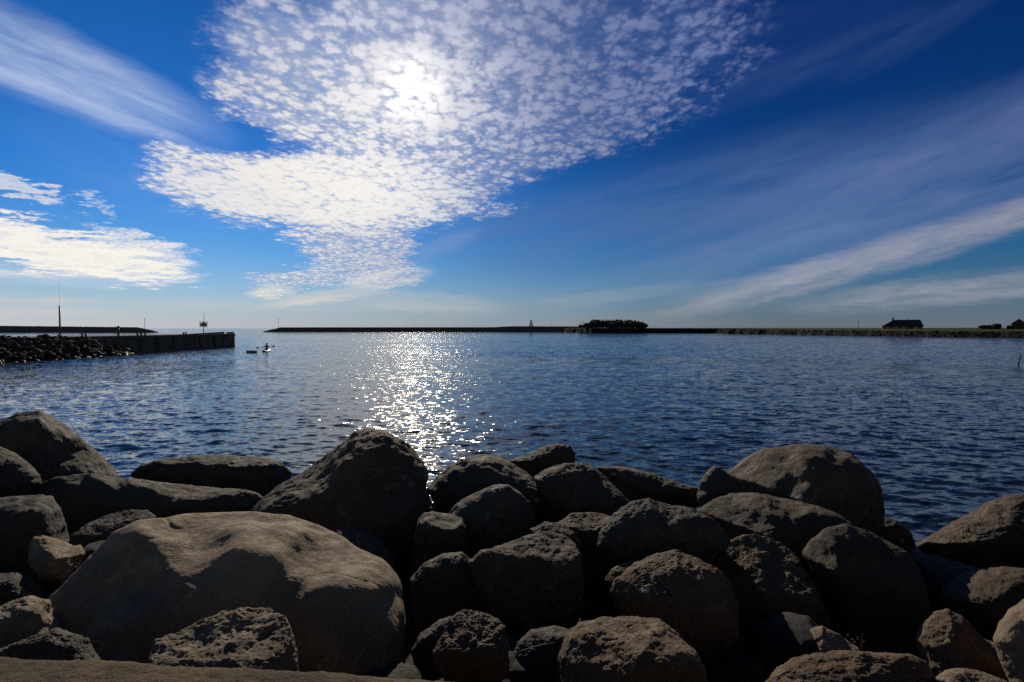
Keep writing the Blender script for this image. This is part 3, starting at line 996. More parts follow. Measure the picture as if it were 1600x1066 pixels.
def build_twigs():
    def stalk(name, label, pts, r, mat):
        mb = MB()
        mb.tube(pts, r, 6)
        tag(mb.build(name, M[mat], smooth=True), label, 'dry stalk')
    a, b = at(812, 1018, 3.45), at(866, 1004, 3.5)
    stalk('dry_stalk', 'pale dry straw lying between the two front boulders at the bottom centre', [a, (a + b) / 2 + Vector((0, 0, 0.006)), b], [0.003, 0.0028, 0.0015], 'straw')
    # a little green weed rooted in the gap
    root = empty('weed_plant', at(1345, 1014, 4.1))
    tag(root, 'small green weed growing in the gap below the tall leaning boulder', 'plant')
    rng = random.Random(5)
    for k in range(3):
        mb = MB()
        x, y = rng.uniform(-0.05, 0.05), rng.uniform(-0.04, 0.04)
        hh = rng.uniform(0.08, 0.13)
        p = [Vector((x * t * 1.6 + x * 0.3, y * t, hh * t)) for t in (0, 0.35, 0.7, 1)]
        mb.tube(p, [0.004, 0.005, 0.0035, 0.001], 5)
        for q in range(5):
            t = 0.3 + q * 0.15
            c = Vector((x * t * 1.6 + x * 0.3, y * t, hh * t))
            s = 0.014
            d = Vector((rng.uniform(-1, 1), rng.uniform(-1, 1), 0.6)).normalized() * s * 1.6
            n = Vector((-d.y, d.x, 0)) * 0.35
            mb.add([c, c + d * 0.5 + n, c + d, c + d * 0.5 - n], [[0, 1, 2, 3]])
        mb.build('stem', M['weed'], root)


build_twigs()

# ------------------------------------------------------------------ pier on the left
def strip_mesh(name, rows, mat, parent=None, close=False):
    """rows: list of equally long lists of points; faces between neighbours"""
    n = len(rows[0])
    V = [p for r_ in rows for p in r_]
    F = []
    for i in range(len(rows) - 1):
        for j in range(n - 1):
            a = i * n + j
            F.append((a, a + 1, a + n + 1, a + n))
    return mesh_obj(name, V, F, mat, parent)


PIER_A, PIER_B = Vector((-47.6, 22.0, 0)), Vector((-45.9, 95.6, 0))   # foot of the harbour face
DECK = 2.1


def pier_x(y): return PIER_A.x + (PIER_B.x - PIER_A.x) * (y - PIER_A.y) / (PIER_B.y - PIER_A.y)


def build_pier():
    root = empty('pier', (pier_x(80), 80, 0))
    tag(root, 'long dark concrete pier with a blunt end reaching out from the left', 'pier')
    inv = Vector((-pier_x(80), -80, 0))

    def loc(v): return Vector(v) + inv
    wid = 6.5
    ys = np.concatenate([np.linspace(22, 94.2, 240), [94.8, 95.3, 95.6]])
    rows = []
    rng = random.Random(4)
    for y in ys:
        x = pier_x(y)
        ins = 0.0 if y < 94.5 else (y - 94.5) * 0.9
        jit = 0.03 * math.sin(y * 3.1) + 0.025 * math.sin(y * 7.7 + 1)
        rows.append([loc((x + 0.10 - ins + jit, y, -2.0)), loc((x + 0.04 - ins + jit, y, 0.55 + 0.1 * math.sin(y * 2.3))), loc((x - ins + jit * 0.4, y, 0.8)),
                     loc((x - ins, y, DECK - 0.30)), loc((x + 0.12 - ins, y, DECK - 0.28)), loc((x + 0.12 - ins, y, DECK)),
                     loc((x - wid + ins, y, DECK + 0.01)), loc((x - wid + ins, y, -2.0))])
    body = strip_mesh('wall', rows, M['concrete'], root)
    # closing end face
    e = rows[-1]
    mesh_obj('end_wall', [p + Vector((0, 0.004, 0)) for p in e], [list(range(len(e)))[::-1]], M['concrete'], root)
    # raised parapet towards the end, broken by a notch
    for (y0, y1, h0, h1) in ((80.5, 92.0, 0.02, 0.33), (93.4, 95.0, 0.26, 0.30)):
        mb = MB()
        x0, x1 = pier_x(y0) - 0.5, pier_x(y1) - 0.5
        vs = []
        for (x, y, h) in ((x0, y0, h0), (x1, y1, h1)):
            for dx in (0.0, -0.45):
                for z in (DECK + 0.004, DECK + 0.004 + h):
                    vs.append(loc((x + dx, y, z)))
        mb.add(vs, [[0, 1, 5, 4], [2, 6, 7, 3], [1, 3, 7, 5], [0, 2, 3, 1], [4, 5, 7, 6], [0, 4, 6, 2]])
        mb.build('parapet', M['concrete'], root)
    # timber rubbing strakes and an iron ladder on the face
    for y in (71, 74.2, 77.6, 84, 88):
        mb = MB()
        x = pier_x(y)
        mb.box(loc((x + 0.10, y, 0.95)), (0.16, 0.22, 1.7))
        mb.build('fender_post', M['wood'], root)
    mb = MB()
    for k in (0, 1): mb.tube([loc((pier_x(80.4) + 0.2, 80.2 + k * 0.4, -0.3)), loc((pier_x(80.4) + 0.2, 80.2 + k * 0.4, DECK + 0.1))], 0.025, 6)
    for k in range(8): mb.tube([loc((pier_x(80.4) + 0.2, 80.2, 0.1 + k * 0.27)), loc((pier_x(80.4) + 0.2, 80.6, 0.1 + k * 0.27))], 0.02, 6)
    mb.build('ladder', M['dark_steel'], root)

    # bollards
    labels = ['stubby dark bollard on the pier edge nearest the tall mast', 'second stubby bollard on the pier edge right of the tall mast',
              'stubby bollard on the pier between the round-headed post and the lantern frame, leftmost of three', 'middle one of three close-set bollards past the round-headed post on the pier',
              'rightmost one of three close-set bollards past the round-headed post on the pier', 'left one of a pair of bollards just before the raised pier end',
              'right one of a pair of bollards just before the raised pier end']
    prof = [(0.0, 0.13), (0.05, 0.12), (0.12, 0.09), (0.2, 0.09), (0.24, 0.15), (0.30, 0.155), (0.33, 0.12), (0.34, 0.02)]
    proto = None
    for px, lab in zip((129, 134, 212.5, 218, 224, 282.5, 286), labels):
        y = 46.9 * FPX / (800 - px)
        x = pier_x(y) - 0.25
        if proto is None:
            mb = MB()
            mb.tube([(0, 0, z) for z, r_ in prof], [r_ for z, r_ in prof], 14)
            proto = mb.build('bollard', M['dark_steel'], smooth=True)
            o = proto
        else:
            o = proto.copy()
            COL.objects.link(o)
        o.location = (x, y, DECK)
        tag(o, lab, 'bollard', 'bollards along the pier edge')

    # tall mast with whip aerial
    y = 46.9 * FPX / (800 - 98)
    r_ = empty('mast', (pier_x(y) - 0.45, y, DECK))
    tag(r_, 'tall dark pole with a hair-thin aerial on the rocky part of the pier', 'mast')
    mb = MB(); mb.tube([(0, 0, 0), (0, 0, 3.25)], [0.085, 0.075], 12); mb.build('pole', M['grey_steel'], r_, True)
    mb = MB(); mb.tube([(0, 0, 3.25), (0, 0, 3.3), (0, 0, 6.9)], [0.02, 0.010, 0.004], 6); mb.build('aerial', M['grey_steel'], r_, True)
    mb = MB(); mb.box((0, 0, 0.02), (0.4, 0.4, 0.04)); mb.build('base_plate', M['dark_steel'], r_)

    # post with a round head and a ring at its foot
    y = 46.9 * FPX / (800 - 184.5)
    r_ = empty('mooring_post', (pier_x(y) - 0.3, y, DECK))
    tag(r_, 'slim dark post with a round head standing on the pier edge', 'post')
    mb = MB(); mb.tube([(0, 0, 0), (0, 0, 0.95)], [0.10, 0.085], 12); mb.build('post', M['dark_steel'], r_, True)
    mb = MB(); mb.tube([(0, 0, 0.93 + 0.13 * (1 - math.cos(t))) for t in np.linspace(0, math.pi, 9)], [0.02 + 0.13 * math.sin(t) for t in np.linspace(0, math.pi, 9)], 14); mb.build('head', M['dark_steel'], r_, True)
    mb = MB(); mb.tube([(-0.12 - 0.13 + 0.13 * math.cos(t), 0, 0.28 + 0.13 * math.sin(t)) for t in np.linspace(0, 2 * math.pi, 17)], 0.03, 8); mb.build('ring', M['dark_steel'], r_, True)

    # square lantern frame on a pole near the pier head
    y = 46.5 * FPX / (800 - 321.5)
    r_ = empty('beacon', (pier_x(y) - 0.7, y, DECK + 0.12))
    tag(r_, 'harbour light: square yellowish lantern cage on a pole near the pier head', 'harbour light')
    mb = MB(); mb.tube([(0, 0, 0), (0, 0, 0.98)], 0.05, 10); mb.build('pole', M['dark_steel'], r_, True)
    mb = MB()
    for sx in (-1, 1):
        for sy in (-1, 1):
            mb.box((sx * 0.35, sy * 0.35, 1.02 + 0.36), (0.06, 0.06, 0.72))
    for z in (0.99, 1.76): mb.box((0, 0, z), (0.84, 0.84, 0.06))
    mb.build('cage', M['dark_steel'], r_)
    mb = MB()
    for sx, sy, wx, wy in ((0, -0.31, 0.56, 0.03), (0, 0.31, 0.56, 0.03), (-0.31, 0, 0.03, 0.56), (0.31, 0, 0.03, 0.56)):
        mb.box((sx, sy, 1.33), (wx, wy, 0.5))
    mb.build('panel', M['yellow'], r_)
    mb = MB(); mb.tube([(0, 0, 1.06), (0, 0, 1.3), (0, 0, 1.6), (0, 0, 1.7)], [0.13, 0.15, 0.15, 0.05], 12); mb.build('lamp', M['glass'], r_, True)
    mb = MB(); mb.tube([(0.07, 0, 1.79), (0.07, 0, 2.5), (0.07, 0, 3.35)], [0.035, 0.028, 0.012], 8); mb.build('aerial', M['dark_steel'], r_, True)


build_pier()


def stone_variants(n, lev, seed, sharp=1.0):
    out = []
    N, F = ico(lev)
    for k in range(n):
        rng = np.random.RandomState(seed + k)
        P = N.copy()
        for c in range(9):
            d = rng.normal(size=3); d /= np.linalg.norm(d)
            over = np.maximum(P @ d - rng.uniform(0.55, 0.85), 0)
            P = P - d[None] * (over * 0.95)[:, None]
        P = P * rng.uniform(0.65, 1.15, 3)
        P = P * (1 + 0.10 * fbm(P * 1.4 + k * 9.1, 3))[:, None]
        out.append(P)
    return out, F


def build_riprap():
    vs, F = stone_variants(7, 3, 50)
    meshes = [mesh_from('riprap_stone', v, F, M['riprap']) for v in vs]
    for me in meshes:
        me.polygons.foreach_set('use_smooth', np.zeros(len(me.polygons), dtype=bool))
    rng = random.Random(11)
    n = 0
    y = 37.0
    while y < 69.0:
        wide = 2.7 * min(1.0, (70.5 - y) / 8.0)
        k = max(2, int(round(wide / 0.50)))
        for i in range(k + 1):
            t = (i + rng.uniform(-0.3, 0.3)) / k
            x = pier_x(y) + 0.15 + wide * (1 - t)
            fade = min(1.0, (70.5 - y) / 9.0)
            z = -0.15 + t * (DECK * (0.25 + 0.75 * fade)) + rng.uniform(-0.10, 0.16)
            s = rng.uniform(0.24, 0.47) * (1.15 if t < 0.4 else 1.0)
            me = meshes[rng.randrange(len(meshes))]
            o = bpy.data.objects.new('riprap_stone', me)
            o.location = (x + rng.uniform(-0.1, 0.1), y + rng.uniform(-0.3, 0.3), z)
            o.scale = (s * rng.uniform(0.8, 1.2), s * rng.uniform(0.8, 1.2), s * rng.uniform(0.40, 0.72))
            o.rotation_euler = (rng.uniform(-0.6, 0.6), rng.uniform(-0.6, 0.6), rng.uniform(0, 6.28))
            COL.objects.link(o)
            tag(o, 'dark angular stone in the rubble slope against the pier foot', 'stone', 'rubble stones against the pier')
            n += 1
        y += rng.uniform(0.48, 0.70)
    # rubble heaped on the landward part of the deck, left of the mast
    for k in range(16):
        yy = rng.uniform(40, 58.6)
        o = bpy.data.objects.new('riprap_stone', meshes[rng.randrange(len(meshes))])
        s = rng.uniform(0.16, 0.30)
        o.location = (pier_x(yy) - rng.uniform(0.2, 1.4), yy, DECK + s * 0.25)
        o.scale = (s * 1.3, s * 1.3, s * 0.7)
        o.rotation_euler = (rng.uniform(-0.4, 0.4), rng.uniform(-0.4, 0.4), rng.uniform(0, 6.28))
        COL.objects.link(o)
        tag(o, 'dark angular stone heaped on the pier deck left of the tall mast', 'stone', 'rubble stones on the pier deck')


build_riprap()


# ------------------------------------------------------------------ breakwaters and the far shore
def ridge(name, label, pts, hs, mat, half_base=7.0, half_top=2.2, lump=0.30, step=0.9, cat='breakwater'):
    """heaped stone bank along a polyline; hs = crest height at each point"""
    P = [np.array(p[:2], float) for p in pts]
    seg = [np.linalg.norm(P[i + 1] - P[i]) for i in range(len(P) - 1)]
    s = np.concatenate([[0], np.cumsum(seg)])
    t = np.arange(0, s[-1], step)
    cx = np.interp(t, s, [p[0] for p in P]); cy = np.interp(t, s, [p[1] for p in P]); h = np.interp(t, s, hs)
    dx, dy = np.gradient(cx), np.gradient(cy)
    l = np.hypot(dx, dy); nx, ny = -dy / l, dx / l
    prof = np.linspace(-1, 1, 23)
    V = np.zeros((len(t), 23, 3))
    for j, u in enumerate(prof):
        a = abs(u)
        off = np.sign(u) * (half_top * min(a / 0.3, 1) + (half_base - half_top) * max(0, (a - 0.3) / 0.7))
        z = np.where(a <= 0.3, 1.0, 1 - (a - 0.3) / 0.7)
        sc = np.clip(h / max(hs), 0.15, 1)
        V[:, j, 0] = cx + nx * off * sc; V[:, j, 1] = cy + ny * off * sc
        V[:, j, 2] = z * h - (1 - z) * 0.8
    Q = V.reshape(-1, 3)
    d = np.abs(perlin(Q * 0.75)) + 0.5 * np.abs(perlin(Q * 1.7 + 4))
    Q[:, 2] += lump * (0.9 - 1.5 * d)
    Q[:, 1] += lump * 0.6 * perlin(Q * 1.1 + 20)
    F = []
    for i in range(len(t) - 1):
        for j in range(22):
            a = i * 23 + j
            F.append((a, a + 1, a + 24, a + 23))
    o = mesh_obj(name, Q, F, mat)
    if o.data.polygons[11].normal.z < 0: o.data.flip_normals()
    return tag(o, label, cat)


def wl(px, py):
    p = on_z(px, py, 0.0)
    return (p.x, p.y)


def fwd(p, d):
    r_ = math.hypot(*p)
    return (p[0] * (1 + d / r_), p[1] * (1 + d / r_))


ridge('breakwater', 'low stone breakwater with a knobbly crest behind the pier on the left',
      [fwd(wl(247, 520.0), 6), fwd(wl(215, 520.0), 6), fwd(wl(0, 520.0), 6), fwd(wl(-400, 520.2), 6)], [0.3, 3.3, 4.3, 4.6], M['riprap'], 7, 2.5, 0.55)
ridge('breakwater', 'long straight stone breakwater across the harbour mouth under the sun glitter',
      [fwd(wl(411, 519.0), 6), fwd(wl(440, 519.0), 6), fwd(wl(770, 518.9), 6), fwd(wl(800, 518.9), 6), fwd(wl(925, 519.3), 9)], [0.3, 3.6, 3.7, 4.5, 4.2], M['riprap'], 7, 2.5, 0.22)


def build_land():
    sh = [(880, 519.6), (925, 520.6), (960, 520.7), (1010, 520.5), (1120, 520.6), (1136, 521.6), (1200, 522.5), (1300, 524.2), (1400, 525.7), (1500, 527.1), (1600, 528.2), (1750, 531), (2100, 541), (2600, 560)]
    S = [np.array(wl(*p)) for p in sh]
    bh = np.array([2.9, 2.9, 2.9, 2.9, 2.8, 2.8, 2.5, 2.2, 2.05, 2.0, 1.9, 1.9, 1.9, 1.9])
    seg = np.concatenate([[0], np.cumsum([np.linalg.norm(S[i + 1] - S[i]) for i in range(len(S) - 1)])])
    t = np.arange(0, seg[-1], 0.8)
    X = np.interp(t, seg, [p[0] for p in S]); Y = np.interp(t, seg, [p[1] for p in S]); H = np.interp(t, seg, bh)
    X += 0.5 * np.sin(t * 0.31) + 0.4 * np.sin(t * 0.83 + 1); Y += 0.4 * np.sin(t * 0.27 + 2)
    r_ = np.hypot(X, Y); ux, uy = X / r_ * 0.85 + 0.25, Y / r_
    offs = [-1.5, -0.4, 0.2, 0.8, 1.4, 2.0, 2.6, 3.2, 3.8, 4.5, 5.5, 8, 14, 24, 40, 70, 120, 220, 420]
    hz = [-0.8, -0.2, 0.2, 0.55, 0.85, 1.15, 1.45, 1.75, 1.95, 2.0, 2.02]
    V = np.zeros((len(t), len(offs), 3))
    for j, o_ in enumerate(offs):
        V[:, j, 0] = X + ux * o_; V[:, j, 1] = Y + uy * o_
        if j < len(hz): V[:, j, 2] = hz[j] * H / 2.0
        else:
            g = (j - len(hz) + 1) / (len(offs) - len(hz))
            V[:, j, 2] = H * 1.01 + (3.2 - H) * min(1, g * 1.25)
    P = V.reshape(-1, 3)
    isb = np.tile(np.array([1.0] * 10 + [0.25] * (len(offs) - 10)), len(t))
    P[:, 2] += isb * 0.30 * (0.7 - 1.6 * np.abs(perlin(P * 0.8))) + (1 - isb) * 0.10 * perlin(P * 0.05)
    n = len(offs)
    F = [(i * n + j, (i + 1) * n + j, (i + 1) * n + j + 1, i * n + j + 1) for i in range(len(t) - 1) for j in range(n - 1)]
    m, T, p = new_mat('grassy_shore')
    geo = T.node('ShaderNodeNewGeometry')
    pos = E(T, geo.outputs['Position'])
    x, y, z = T.sep(pos)
    n1 = T.noise(pos, 0.12, 4.0, 0.6)
    n2 = T.noise(pos, 1.3, 4.0, 0.65)
    grass = T.mix(T.step(n1, 0.35, 0.65), (0.060, 0.058, 0.017), (0.034, 0.037, 0.012))
    grass = T.mix(T.step(n2, 0.5, 0.75) * 0.6, grass, (0.085, 0.070, 0.028))
    stone = T.mix(T.step(n2, 0.35, 0.65), (0.012, 0.011, 0.011), (0.022, 0.020, 0.019))
    edge = T.step(z + (n2 - 0.5) * 0.7, 1.75, 2.1)
    farleft = T.step(x / y, 0.36, 0.54)
    grass = T.mix(farleft, (0.022, 0.021, 0.015), grass)
    T.put(p.inputs['Base Color'], T.mix(edge, stone, grass))
    p.inputs['Roughness'].default_value = 0.95
    p.inputs['Specular IOR Level'].default_value = 0.1
    bump(T, p, T.noise(pos, 2.5, 4.0, 0.7), 0.25)
    o = mesh_obj('land', P, F, m)
    if o.data.polygons[len(o.data.polygons) // 2].normal.z < 0: o.data.flip_normals()
    tag(o, kind='structure')
    # loose boulders of the bank: too many and small to count
    vs, Fi = stone_variants(4, 2, 90)
    rng = np.random.RandomState(8)
    VV, FF, b = [], [], 0
    for k in range(1500):
        i = rng.randint(0, len(t))
        o_ = rng.uniform(-0.3, 4.0)
        s = rng.uniform(0.25, 0.55)
        a = rng.uniform(0, 6.28)
        Q = vs[k % 4] * [s * 1.2, s, s * 0.8]
        Q = np.stack([Q[:, 0] * math.cos(a) - Q[:, 1] * math.sin(a), Q[:, 0] * math.sin(a) + Q[:, 1] * math.cos(a), Q[:, 2]], 1)
        Q = Q + [X[i] + ux[i] * o_, Y[i] + uy[i] * o_, np.interp(o_, offs[:10], np.array(hz[:10]) * H[i] / 2.0)]
        VV.append(Q); FF.append(Fi + b); b += len(Q)
    o = bpy.data.objects.new('bank_stones', mesh_from('bank_stones', np.concatenate(VV), np.concatenate(FF), M['bank']))
    COL.objects.link(o)
    tag(o, 'mass of dark stones facing the far right bank', 'stones', kind='stuff')


build_land()


# ------------------------------------------------------------------ plants on the far shore
def leaf_cloud(center, rad, n, size, rng, shape='dome'):
    V, F = [], []
    for k in range(n):
        while True:
            u = rng.uniform(-1, 1, 3)
            rr = np.linalg.norm(u)
            if 0.35 < rr < 1: break
        if shape == 'cone':
            u[:2] *= np.clip((1 - u[2]) * 0.75, 0.06, 1)
        c = np.array(center) + u * rad
        d = rng.normal(size=3); d /= np.linalg.norm(d)
        e = np.cross(d, rng.normal(size=3)); e /= np.linalg.norm(e)
        s = size * rng.uniform(0.6, 1.3)
        b = len(V)
        V += [c - d * s, c + e * s * 0.45, c + d * s, c - e * s * 0.45]
        F.append([b, b + 1, b + 2, b + 3])
    return V, F


def tree(px, top_py, D, base_z, width, shape, seed, label, group, name='tree'):
    rng = np.random.RandomState(seed)
    b = at(px, 512, D); b.z = base_z
    h = at(px, top_py, D).z - base_z
    root = empty(name, b)
    tag(root, label, 'tree', group)
    mb = MB()
    lean = rng.uniform(-0.06, 0.06)
    mb.tube([(0, 0, -0.3), (lean * h * 0.4, 0, h * 0.4), (lean * h, 0, h * 0.85)], [0.22, 0.15, 0.04], 8)
    for k in range(5):
        a = rng.uniform(0, 6.28); z = h * rng.uniform(0.3, 0.65)
        mb.tube([(lean * z, 0, z), (math.cos(a) * width * 0.3, math.sin(a) * width * 0.3, z + h * 0.15)], [0.07, 0.02], 5)
    mb.build('trunk', M['bark'], root)
    cv = MB()
    nl = 5
    for k in range(nl):
        a = rng.uniform(0, 6.28); q = rng.uniform(0, 0.45) if k else 0
        c = (lean * h * 0.7 + math.cos(a) * width * q, math.sin(a) * width * q, h * (0.52 if k == 0 else rng.uniform(0.3, 0.62)))
        rad = np.array([width * (0.5 if k == 0 else 0.34)] * 2 + [h * (0.47 if k == 0 else 0.28)])
        cv.add(*leaf_cloud(c, rad, 420 if k == 0 else 200, 0.50, rng, shape if k == 0 else 'dome'))
    cv.build('crown', M['leaf'], root)
    return root


def build_far_plants():
    prof_x = [904, 910, 916, 920, 926, 936, 946, 955, 961, 975, 990, 1000, 1008, 1013]
    prof_y = [509, 507.5, 505.5, 502.5, 499.2, 498.2, 499.8, 500, 498, 499, 499.2, 501, 505, 510]
    rng = random.Random(21)
    x = 917.0
    k = 0
    while x < 1010:
        py = float(np.interp(x, prof_x, prof_y)) + rng.uniform(-0.3, 1.2)
        tree(x, py, 366 + rng.uniform(-3, 6), 3.0, rng.uniform(3.4, 5.0), rng.choice(['cone', 'dome', 'dome']), 300 + k,
             'dark wind-clipped tree in the clump at the far end of the breakwater', 'trees in the dark clump')
        x += rng.uniform(3.0, 5.2); k += 1
    x = 921.0
    while x < 1010:
        py = float(np.interp(x, prof_x, prof_y)) + rng.uniform(2.5, 5.0)
        tree(x, py, 357 + rng.uniform(-2, 2), 2.9, rng.uniform(3.6, 5.2), 'dome', 400 + k,
             'dark wind-clipped tree in the clump at the far end of the breakwater', 'trees in the dark clump')
        x += rng.uniform(5.0, 8.0); k += 1
    tree(908, 507.5, 362, 3.2, 2.6, 'dome', 501, 'small lone bush under the double mast, left of the tree clump', None, 'bush_tree')
    tree(913.5, 507, 360, 3.2, 2.4, 'dome', 502, 'small bush between the double mast and the tree clump', None, 'bush_tree')

    def bush(px0, px1, top, D, z, seed, label, n=420, name='bush'):
        r2 = np.random.RandomState(seed)
        a, b = at(px0, 512, D), at(px1, 512, D)
        w = (b.x - a.x) / 2
        h = at(px0, top, D).z - z
        mb = MB()
        for q in range(5):
            cx = (-0.65 + 0.325 * q) * w
            mb.add(*leaf_cloud((cx, r2.uniform(-0.3, 0.3), h * 0.42), np.array([w * 0.4, w * 0.35, h * r2.uniform(0.48, 0.6)]), n // 2, 0.26, r2))
        root = empty(name, ((a.x + b.x) / 2, D, z + 0.1))
        tag(root, label, 'bush')
        mb.build('foliage', M['bush'], root)
        st = MB()
        for q in range(4):
            st.tube([((-0.5 + 0.33 * q) * w, 0, -0.1), ((-0.55 + 0.37 * q) * w, 0.1, h * 0.6)], [0.05, 0.02], 5)
        st.build('stem', M['bark'], root)
    bush(1531, 1556, 508.3, 206, 2.75, 61, 'long low bush on the grass between the hipped house and the gabled hut', 700)
    bush(1550, 1564.5, 506.2, 204, 2.75, 62, 'rounder taller bush at the right end of the long low bush', 520)
    bush(1573.5, 1580.5, 508.8, 203, 2.75, 63, 'tiny round bush just left of the gabled hut', 300)


build_far_plants()


# ------------------------------------------------------------------ buildings and marks on the far shore
def build_house():
    D = 238.0
    xl, xr = at(1375.5, 512, D).x, at(1442, 512, D).x
    cx = (xl + xr) / 2
    zb, ze, zr = 2.2, at(1400, 510.2, D).z, at(1400, 499.6, D).z
    AZ = math.atan2(cx, D); ck = math.cos(AZ)
    root = empty('house', (cx + 4.5 * math.sin(AZ), D + 4.5 * ck, zb), -AZ + R(4))
    tag(root, 'long low house with a dark hipped roof and chimney pipes across the water', 'house')
    w, dp = (xr - xl) * ck, 9.0
    mb = MB()
    mb.box((0, 0, (ze - zb) / 2), (w - 0.9, dp - 1.0, ze - zb))
    mb.build('wall', M['wall'], root)
    z0, z1 = ze - zb, zr - zb
    a, b = -w / 2, w / 2
    r0, r1 = (at(1396, 512, D).x - cx) * ck, (at(1438, 512, D).x - cx) * ck
    y0, y1 = -dp / 2, dp / 2
    t = 0.16
    V = [(a, y0, z0), (b, y0, z0), (b, y1, z0), (a, y1, z0), (r0, 0, z1), (r1, 0, z1), (a, y0, z0 - t), (b, y0, z0 - t), (b, y1, z0 - t), (a, y1, z0 - t)]
    roof = mesh_obj('roof', V, [[0, 1, 5, 4], [1, 2, 5], [2, 3, 4, 5], [3, 0, 4], [0, 6, 7, 1], [1, 7, 8, 2], [2, 8, 9, 3], [3, 9, 6, 0], [9, 8, 7, 6]], M['roof'], root)
    for px, h, r_ in ((1393.5, 0.95, 0.16), (1395.6, 0.85, 0.17), (1419.6, 0.75, 0.08)):
        x = (at(px, 512, D).x - cx) * ck
        mb = MB()
        zb_ = z1 - (0.75 if px < 1396 else 0.15)
        mb.tube([(x, 0, zb_ - 0.3), (x, 0, z1 + h)], r_, 10)
        mb.tube([(x, 0, z1 + h), (x, 0, z1 + h + 0.12)], r_ * 1.4, 10)
        mb.build('chimney', M['roof'], roof)
    for x in (-5.4, -2.4, 0.8, 4.6):
        fr = MB()
        yy = -(dp - 1.0) / 2 - 0.03
        fr.box((x, yy, 0.95), (1.5, 0.07, 1.0))
        f = fr.build('window', M['pale_wood'], root)
        g = MB()
        for s in (-0.35, 0.35): g.box((x + s, yy - 0.03, 0.95), (0.6, 0.04, 0.84))
        g.build('pane', M['glass'], f)
    d = MB(); d.box((2.7, -(dp - 1.0) / 2 - 0.03, 0.75), (0.95, 0.08, 1.5)); d.build('door', M['wood'], root)


build_house()


def build_hut():
    D = 203.0
    cx = at(1592.5, 512, D).x
    zb, ze, zr = 2.7, at(1592, 505.6, D).z, at(1592, 499.3, D).z
    w = at(1603, 512, D).x - at(1582, 512, D).x
    AZ = math.atan2(cx, D)
    w *= math.cos(AZ)
    root = empty('hut', (cx + 3 * math.sin(AZ), D + 3 * math.cos(AZ), zb), -AZ - R(3))
    tag(root, 'small dark gabled hut at the right edge of the far shore', 'hut')
    h0, h1 = ze - zb, zr - zb
    a = w / 2
    V = []
    for y in (-3, 3): V += [(-a, y, -0.2), (a, y, -0.2), (a, y, h0 + 0.06), (0, y, h1 - 0.1), (-a, y, h0 + 0.06)]
    mesh_obj('wall', V, [[0, 1, 2, 3, 4][::1], [9, 8, 7, 6, 5], [0, 5, 6, 1], [1, 6, 7, 2], [4, 9, 5, 0], [2, 7, 8, 3], [3, 8, 9, 4]], M['wood'], root)
    e = 0.45
    k = (h1 - h0) / a
    mb = MB()
    for s in (-1, 1):
        P = [(0, -3.4, h1), (s * (a + e), -3.4, h0 - e * k), (s * (a + e), 3.4, h0 - e * k), (0, 3.4, h1)]
        Q = [(x, y, z + 0.16) for x, y, z in P]
        mb.add(P + Q, [[0, 1, 2, 3], [7, 6, 5, 4], [0, 4, 5, 1], [1, 5, 6, 2], [2, 6, 7, 3]])
    mb.build('roof', M['roof'], root)
    d = MB(); d.box((0.3, -3.04, 0.9), (1.0, 0.06, 1.8)); d.build('door', M['roof'], root)


build_hut()


